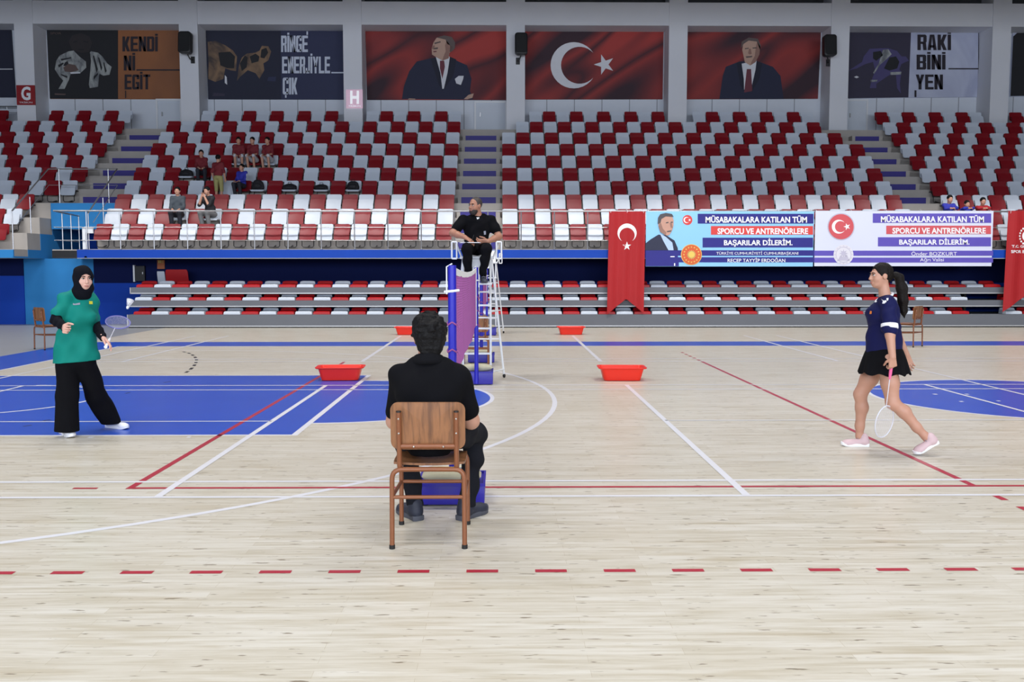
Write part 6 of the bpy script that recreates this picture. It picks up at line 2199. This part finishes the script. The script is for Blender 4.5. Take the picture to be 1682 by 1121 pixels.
# ------------------------------------------------------------------ the umpire on the tall chair
def umpire():
    root = empty('person', (UX, UY, 1.70), 0, 'bearded umpire in black polo sitting on the tall white chair with a clipboard', 'person')
    H = frame((-0.62, -0.78, -0.05), (0, 0, 1))
    T = frame((-0.10, -1, 0), (0, 0, 1))
    hc = W(780.5, 338.5, 12.98)
    S = Field()
    nb = W(786, 357, 13.02)
    q = add_head(S, hc, H, 0.98, nb, (0.056, 0.060))
    S.ell(W(783, 375, 13.05), V(0.16, 0.09, 0.18), T, 0.04).ell(W(783, 402, 13.05), V(0.16, 0.10, 0.12), T, 0.05)
    shr, elr, wrr = W(760, 362, 12.98), W(743.5, 383, 12.90), W(764, 390, 12.72)
    shl, ell_, wrl = W(806, 362, 13.04), W(819.5, 389, 12.98), W(801, 397, 12.74)
    for a, b, c in ((shr, elr, wrr), (shl, ell_, wrl)):
        S.chain([a, b], [0.054, 0.045]).chain([b, b * 0.6 + c * 0.4, c], [0.046, 0.045, 0.030])
    add_hand(S, wrr, (0.75, -0.25, -0.45), (-0.2, 0.2, -1), (0.2, 0.9, 0.3), 0.5, 1.1)
    add_hand(S, wrl, (-0.95, -0.15, -0.05), (0, 0.5, 0.8), (0.1, -0.5, 0.8), 0.6, 1.1)
    S.build('body', M_SKINT, root, 0.006)
    face_parts(root, hc, H, 0.98, lips=M_LIPS)
    S = Field()
    r, f, u = H[:, 0], H[:, 1], H[:, 2]
    S.ell(q(0, -0.022, 0.036), V(0.079, 0.098, 0.089), H, 0.01)
    S.sub(q(0, 0.115, 0.0), V(0.13, 0.085, 0.125), H, 0.02)
    S.sub(q(0, 0.03, -0.075), V(0.13, 0.075, 0.075), H, 0.02)
    S.lumps(0.0012, 150, 2)
    S.build('hair', mat('hair_cropped', rgb(58, 50, 48), 0.6, var=0.25, scale=60), root, 0.006)
    S = Field()
    S.ell(q(0, 0.040, -0.072), V(0.060, 0.058, 0.050), H, 0.02)
    S.ell(q(0, 0.052, -0.098), V(0.042, 0.040, 0.030), H, 0.02)
    S.sub(q(0, 0.105, -0.028), V(0.060, 0.050, 0.030), H, 0.008)
    S.sub(q(0, 0.110, -0.064), V(0.017, 0.02, 0.006), H, 0.004)
    S.lumps(0.0015, 140, 4)
    S.build('beard', mat('beard_dark', rgb(44, 36, 33), 0.7, var=0.25, scale=60), root, 0.005)
    S = Field()
    S.ell(W(783, 374, 13.05), V(0.190, 0.125, 0.16), T, 0.05)
    S.ell(W(783, 396, 13.05), V(0.175, 0.135, 0.17), T, 0.06)
    S.cap(W(763, 363, 12.99), W(803, 363, 13.04), 0.066, 0.066, 0.05)
    S.cap(W(777, 359, 13.03), W(793, 358, 13.03), 0.055, 0.055, 0.05)
    S.cap(shr, W(750, 376, 12.94), 0.070, 0.074, 0.03)
    S.cap(shl, W(814.5, 377, 13.01), 0.070, 0.074, 0.03)
    S.folds(0.004, 26, ((0.6, 0.2, 1.0), (-0.7, 0.2, 1.0)))
    S.cut((0, 0, -1), V(0, 0, 1.725))
    sh = S.build('polo_shirt', M_BLACKCLOTH, root, 0.007)
    S = Field()
    nc = W(786, 356.5, 13.02)
    for k in range(18):
        a0, a1 = 2 * PI * k / 18, 2 * PI * (k + 1) / 18
        pp = [nc + T[:, 0] * 0.068 * math.sin(a) + T[:, 1] * 0.070 * math.cos(a) + V(0, 0, 0.004 - 0.040 * math.cos(a)) for a in (a0, a1)]
        S.cap(pp[0], pp[1], 0.012, 0.012, 0.004).cap(pp[0] - V(0, 0, 0.024), pp[1] - V(0, 0, 0.024), 0.018, 0.018, 0.02)
    S.build('collar', M_BLACKCLOTH2, sh, 0.006)
    decal(root, sh, [[(794.5, 380), (797.8, 379.5), (798, 385.5), (795, 386)]], M_LACE, 'chest_mark')
    decal(root, sh, [[(782.5, 357.5), (787.5, 357.3), (786.0, 361.5), (784.3, 361.5)]], M_WHITECLOTH, 'undershirt')
    S = Field()
    S.ell(V(UX, 13.02, 1.81), V(0.18, 0.15, 0.09), T, 0.03)
    hr, kr, ar = V(UX - 0.09, 12.96, 1.815), W(767, 408.5, 12.60), W(769, 449, 12.66)
    hl, kl, al = V(UX + 0.09, 12.96, 1.815), W(799.5, 409, 12.60), W(793, 449, 12.66)
    for h, k, a in ((hr, kr, ar), (hl, kl, al)):
        S.chain([h, h * 0.5 + k * 0.5, k], [0.092, 0.084, 0.068], 0.03)
        S.chain([k, k * 0.6 + a * 0.4, a], [0.068, 0.062, 0.052], 0.03)
    S.folds(0.004, 40, ((0.4, 0.3, 1.0), (0.8, -0.3, 0.7)))
    S.build('trousers', M_BLACKCLOTH, root, 0.007)
    fz = 1.344
    shoe(root, V(kr[0] * 0 + ar[0], 12.74, fz), V(ar[0] - 0.02, 12.46, fz), (0, 0, 1), M_SHOEGREY, M_SOLEGREY, 1.0, M_LACE)
    shoe(root, V(al[0], 12.74, fz), V(al[0] + 0.03, 12.46, fz), (0, 0, 1), M_SHOEGREY, M_SOLEGREY, 1.0, M_LACE)
    # clipboard resting on the knees, held in the left hand
    a = W(754.5, 398.8, 12.66); c = W(790, 398.8, 12.66)
    t = empty('clipboard', ((a[0] + c[0]) / 2, 12.70, a[2]), 0, 'white clipboard on the knees of the umpire', 'clipboard')
    w = c[0] - a[0]
    MB().bbox((-w / 2, -0.10, -0.005), (w / 2, 0.13, 0.0), 0.002).build('board', M_WHITEPL, t)
    MB().box((-w / 2 + 0.015, -0.09, 0.0005), (w / 2 - 0.015, 0.10, 0.004)).build('paper', M_WHITECLOTH, t)
    MB().bbox((-0.05, 0.10, 0.0), (0.05, 0.125, 0.012), 0.003).build('clip', M_STEEL, t)
    pen_o = wrr + V(0.09, -0.05, -0.06)
    MB().tube([(0, 0, 0), (0.03, -0.02, 0.09)], 0.004, 8).build('pen', M_BLACKP, None, loc=tuple(pen_o))
    tag(bpy.data.objects['pen'], 'dark pen in the right hand of the umpire', 'pen')
umpire()
# ------------------------------------------------------------------ spectators and their bags in the stand
def cloth(name, r, g, b):
    return mat(name, rgb(r, g, b), 0.8, var=0.1, scale=8)
CL = {
    'grey': cloth('spectator_grey_hoodie', 66, 74, 82), 'black': cloth('spectator_black', 30, 30, 36), 'maroon': cloth('spectator_maroon', 112, 26, 36),
    'red': cloth('spectator_red', 168, 30, 40), 'blue': cloth('spectator_blue', 44, 50, 160), 'khaki': cloth('spectator_khaki', 156, 150, 96),
    'pale': cloth('spectator_pale', 190, 190, 196), 'dark': cloth('spectator_dark_trousers', 34, 36, 46), 'greytr': cloth('spectator_grey_trousers', 116, 118, 120),
}
def spectator(label, x, r, top, bottom, scale=1.0, yaw=0.0, lean=0.0, knees=0.0, bare=False, arms='lap', seat_z=None, stand=False, hair=M_HAIRDARK, ycen=None, stripe=False):
    """a person on the stand: seated on row r (0 = front) or standing"""
    z0 = row_z(r)
    yb = row_y(r) + ROW_D
    k = scale
    base_y = (yb - 0.335) if ycen is None else ycen
    root = empty('person', (x, base_y, z0), 0, label, 'person', 'spectators in the stand')
    f = V(math.sin(yaw), -math.cos(yaw), 0.0)
    r_ = np.cross(f, V(0, 0, 1))
    T = frame(f, (0, 0, 1))
    o = V(x, base_y, z0)
    P = lambda a, b, c: o + r_ * a + f * b + V(0, 0, 1) * c
    sz = 0.437 if not stand else 0.82 * k
    hip = sz + 0.09
    sh_h = hip + 0.45 * k
    ln = lean
    neck = P(0, ln * 0.8, sh_h + 0.06 * k)
    hc = P(0, ln + 0.02, sh_h + 0.20 * k)
    H = frame(f + V(0, 0, -0.1 - ln), (0, 0, 1))
    B = Field()
    q = add_head(B, hc, H, 0.95 * (0.5 + 0.5 * k), neck, (0.05, 0.055 * k))
    shs = [P(e * 0.15 * k, ln * 0.8, sh_h) for e in (-1, 1)]
    if arms == 'rail':
        hz = max(sh_h - 0.10 * k, kz(3.178) - z0 + 0.085)
        els = [P(e * 0.17 * k, 0.15 + ln * 0.6, hz) for e in (-1, 1)]
        wrs = [P(e * 0.05 * k, 0.22 + ln * 0.6, hz) for e in (-1, 1)]
    elif arms == 'down':
        els = [P(e * 0.23 * k, -0.02, sh_h - 0.28 * k) for e in (-1, 1)]
        wrs = [P(e * 0.22 * k, 0.06, sh_h - 0.50 * k) for e in (-1, 1)]
    elif arms == 'chin':
        els = [P(e * 0.16 * k, 0.26 + ln * 0.4, sh_h - 0.22 * k) for e in (-1, 1)]
        wrs = [P(e * 0.05 * k, 0.20 + ln * 0.9, sh_h + 0.02 * k) for e in (-1, 1)]
    else:
        els = [P(e * 0.175 * k, 0.08 + ln * 0.4, sh_h - 0.27 * k) for e in (-1, 1)]
        wrs = [P(e * 0.09 * k, 0.27 + ln * 0.3, hip + 0.10) for e in (-1, 1)]
    for e, el_, wr in zip((-1, 1), els, wrs):
        B.chain([el_, wr], [0.040 * k, 0.030 * k])
        d = unit(wr - el_)
        add_hand(B, wr, d, V(0, 0, -1) + r_ * -e * 0.3, r_ * -e, 0.5, 0.95 * k)
    if stand:
        hips = [P(e * 0.09 * k, 0, hip - 0.05) for e in (-1, 1)]
        kns = [P(e * 0.10 * k, 0.02, 0.46 * k) for e in (-1, 1)]
        ans = [P(e * 0.10 * k, 0, 0.07) for e in (-1, 1)]
    else:
        hips = [P(e * 0.09 * k, 0.02, hip - 0.02) for e in (-1, 1)]
        kns = [P(e * 0.12 * k, 0.37 * k, hip + 0.02 + knees) for e in (-1, 1)]
        ans = [P(e * 0.11 * k, 0.23 * k, 0.07 + knees * 0.6) for e in (-1, 1)]
    B.ell(P(0, ln * 0.7, sh_h - 0.10 * k), V(0.145 * k, 0.085 * k, 0.15 * k), T, 0.04)
    B.ell(P(0, ln * 0.3, hip + 0.10 * k), V(0.13 * k, 0.085 * k, 0.20 * k), T, 0.04)
    B.ell(P(0, 0.0, hip - 0.01), V(0.13 * k, 0.09 * k, 0.07 * k), T, 0.03)
    B.cap(shs[0], shs[1], 0.045 * k, 0.045 * k, 0.04)
    for sh, el_ in zip(shs, els):
        B.cap(sh, el_, 0.042 * k, 0.038 * k, 0.02)
    for h, kn, an in zip(hips, kns, ans):
        B.chain([h, kn, an], [0.060 * k, 0.050 * k, 0.038 * k])
    B.build('body', M_SKIN, root, 0.010)
    S = Field()
    S.ell(q(0, -0.020, 0.036), V(0.084, 0.103, 0.095) * 0.95 * (0.5 + 0.5 * k), H, 0.01)
    S.sub(q(0, 0.125, -0.04), V(0.13, 0.090, 0.115) * (0.5 + 0.5 * k), H, 0.02)
    S.build('hair', hair, root, 0.010)
    S = Field()
    S.ell(P(0, ln * 0.7, sh_h - 0.10 * k), V(0.175 * k, 0.12 * k, 0.16 * k), T, 0.05)
    S.ell(P(0, ln * 0.3, hip + 0.12 * k), V(0.165 * k, 0.13 * k, 0.17 * k), T, 0.06)
    S.cap(shs[0], shs[1], 0.065 * k, 0.065 * k, 0.05)
    for sh, el_, wr in zip(shs, els, wrs):
        S.cap(sh, el_, 0.062 * k, 0.054 * k, 0.03)
        if arms in ('rail', 'lap') and not bare:
            S.cap(el_, el_ * 0.25 + wr * 0.75, 0.052 * k, 0.044 * k, 0.02)
    S.folds(0.004, 30, ((0.6, 0.2, 1.0), (-0.7, 0.2, 1.0)))
    top_o = S.build('top', CL[top], root, 0.012)
    if stripe:
        Q = Field()
        a, c = shs[0], els[0]
        n = unit(np.cross(c - a, f)) * (1 if np.cross(c - a, f)[2] > 0 else -1)
        Q.cap(a + n * 0.045 * k, c + n * 0.040 * k, 0.022 * k, 0.020 * k, 0.01)
        Q.build('sleeve_stripe', M_WHITECLOTH, top_o, 0.010)
    S = Field()
    S.ell(P(0, 0.0, hip - 0.01), V(0.165 * k, 0.14 * k, 0.10 * k), T, 0.03)
    for h, kn, an in zip(hips, kns, ans):
        S.chain([h, kn], [0.088 * k, 0.066 * k], 0.03)
        if not bare:
            S.chain([kn, an], [0.066 * k, 0.056 * k], 0.03)
    S.build('trousers', CL[bottom], root, 0.012)
    for e, an in zip((-1, 1), ans):
        S = Field()
        hl = an - f * 0.05 * k + V(0, 0, -0.02)
        S.cap(hl, an + f * 0.09 * k + V(0, 0, -0.03), 0.045 * k, 0.038 * k, 0.02)
        S.cut((0, 0, -1), an + V(0, 0, -0.068))
        S.build('shoe', M_BLACKCLOTH if e < 0 else M_BLACKCLOTH, root, 0.012)
    return root

def sx(px, py, Y):
    return float(aty(px, py, Y)[0])
def occupy(blk, r, x):
    ex, d = BLOCKS[blk][0], BLOCKS[blk][1]
    c = int((x - ex) * d / PITCH)
    OCCUPIED.add((blk, r, c))
    return ex + d * (c + 0.5) * PITCH
x = occupy('centre_left', 1, sx(299, 330, ky(28.2)))
spectator('man in grey hoodie sitting in the second row at the tunnel end', x, 1, 'grey', 'dark', 0.95, 0.1)
x = occupy('centre_left', 1, sx(345, 335, ky(28.2)))
spectator('person in black top leaning forward beside the man in grey hoodie', x, 1, 'black', 'greytr', 0.94, -0.35, 0.16, arms='chin')
x = occupy('centre_left', 4, sx(333, 262, ky(30.4)))
spectator('person in maroon and white top behind the black bag, alone at the tunnel side', x, 4, 'maroon', 'dark', 0.82, 0.25, 0.05, stripe=True)
spectator('child in maroon top and khaki shorts standing with back turned', sx(364, 270, ky(29.7)), 3, 'maroon', 'khaki', 0.80, PI - 0.2, 0.0, arms='down', stand=True, bare=True, ycen=row_y(3) + 0.16)
x = occupy('centre_left', 3, sx(392, 300, ky(29.8)))
spectator('boy in bright blue jersey sitting sideways below the standing child', x, 3, 'blue', 'dark', 0.78, -0.3, -0.02, stripe=True)
for px, py, lab, yw in ((394, 245, 'person in maroon top with bare knees, nearest the tunnel among three in the sixth row', 0.2),
                        (419, 244, 'middle person in maroon of the three in the sixth row', -0.15),
                        (443, 245, 'dark haired person in maroon and pale shorts at the far end of the three', -0.2)):
    x = occupy('centre_left', 5, sx(px, py, ky(31.2)))
    spectator(lab, x, 5, 'maroon', 'pale', 0.84, yw, 0.10, 0.06, bare=True)
for px, r, top, k, lab, yw in ((1558, 0, 'blue', 0.84, 'boy in blue and white jacket leaning on the railing over the pale banner', 0.0),
                               (1586, 0, 'blue', 0.75, 'smaller boy in blue leaning on the railing between two others', 0.05),
                               (1613, 0, 'red', 0.80, 'boy in red top leaning on the railing at the end of the pale banner', -0.1)):
    spectator(lab, sx(px, 335, 24.9), r, top, 'dark', k, yw, 0.10, arms='rail', stand=True, ycen=RAIL_Y + 0.26, stripe=(px == 1558))

def bag(label, x, y, z, m, w=0.34, d=0.22, h=0.30, flat=False):
    t = empty('backpack', (x, y, z), 0, label, 'bag', 'bags left on the seats')
    S = Field()
    c = V(x, y, z)
    S.ell(c + V(0, 0, h * 0.5), V(w / 2, d / 2, h / 2), None, 0.02)
    S.cap(c + V(-w * 0.3, 0, h * 0.25), c + V(w * 0.3, 0, h * 0.25), d * 0.42, d * 0.42, 0.04)
    S.ell(c + V(0, -d * 0.45, h * 0.36), V(w * 0.34, d * 0.22, h * 0.26), None, 0.02)
    S.lumps(0.006, 22, int(x * 10) % 50)
    S.cut((0, 0, -1), c + V(0, 0, 0.002))
    S.build('pouch', m, t, 0.010)
    MB().tube([(-0.05, 0.0, h - 0.02), (-0.04, 0.0, h + 0.04), (0.04, 0.0, h + 0.04), (0.05, 0.0, h - 0.02)], 0.008, 6).build('carry_loop', m, t, smooth=60)
    for e in (-1, 1):
        MB().tube([(e * w * 0.25, d * 0.42, h * 0.85), (e * w * 0.3, d * 0.62, h * 0.5), (e * w * 0.25, d * 0.42, h * 0.12)], 0.012, 6).build('strap', m, t, smooth=60)
BAGM = mat('bag_black', rgb(26, 26, 32), 0.75, var=0.15, scale=12)
def seat_bag(px, py, r, label, w=0.36, h=0.30):
    x = occupy('centre_left', r, sx(px, py, row_y(r) + 0.4))
    bag(label, x, row_y(r) + ROW_D - 0.31, row_z(r) + 0.442 * K, BAGM, w * 0.9, 0.20, h * 0.8)
seat_bag(309, 288, 4, 'black bag on a folded down seat before the person in maroon and white', 0.40, 0.26)
seat_bag(424, 306, 3, 'tall black bag on a seat right of the boy in blue jersey', 0.36, 0.36)
seat_bag(481, 305, 3, 'flat black bag on a red seat in the fourth row', 0.42, 0.22)
seat_bag(521, 305, 3, 'dark bag on a red seat, the bag closest to the central stairs but one', 0.40, 0.20)
seat_bag(571, 296, 3, 'dark bag alone on a red seat, closest of all bags to the central stairs', 0.36, 0.32)
build_seats()
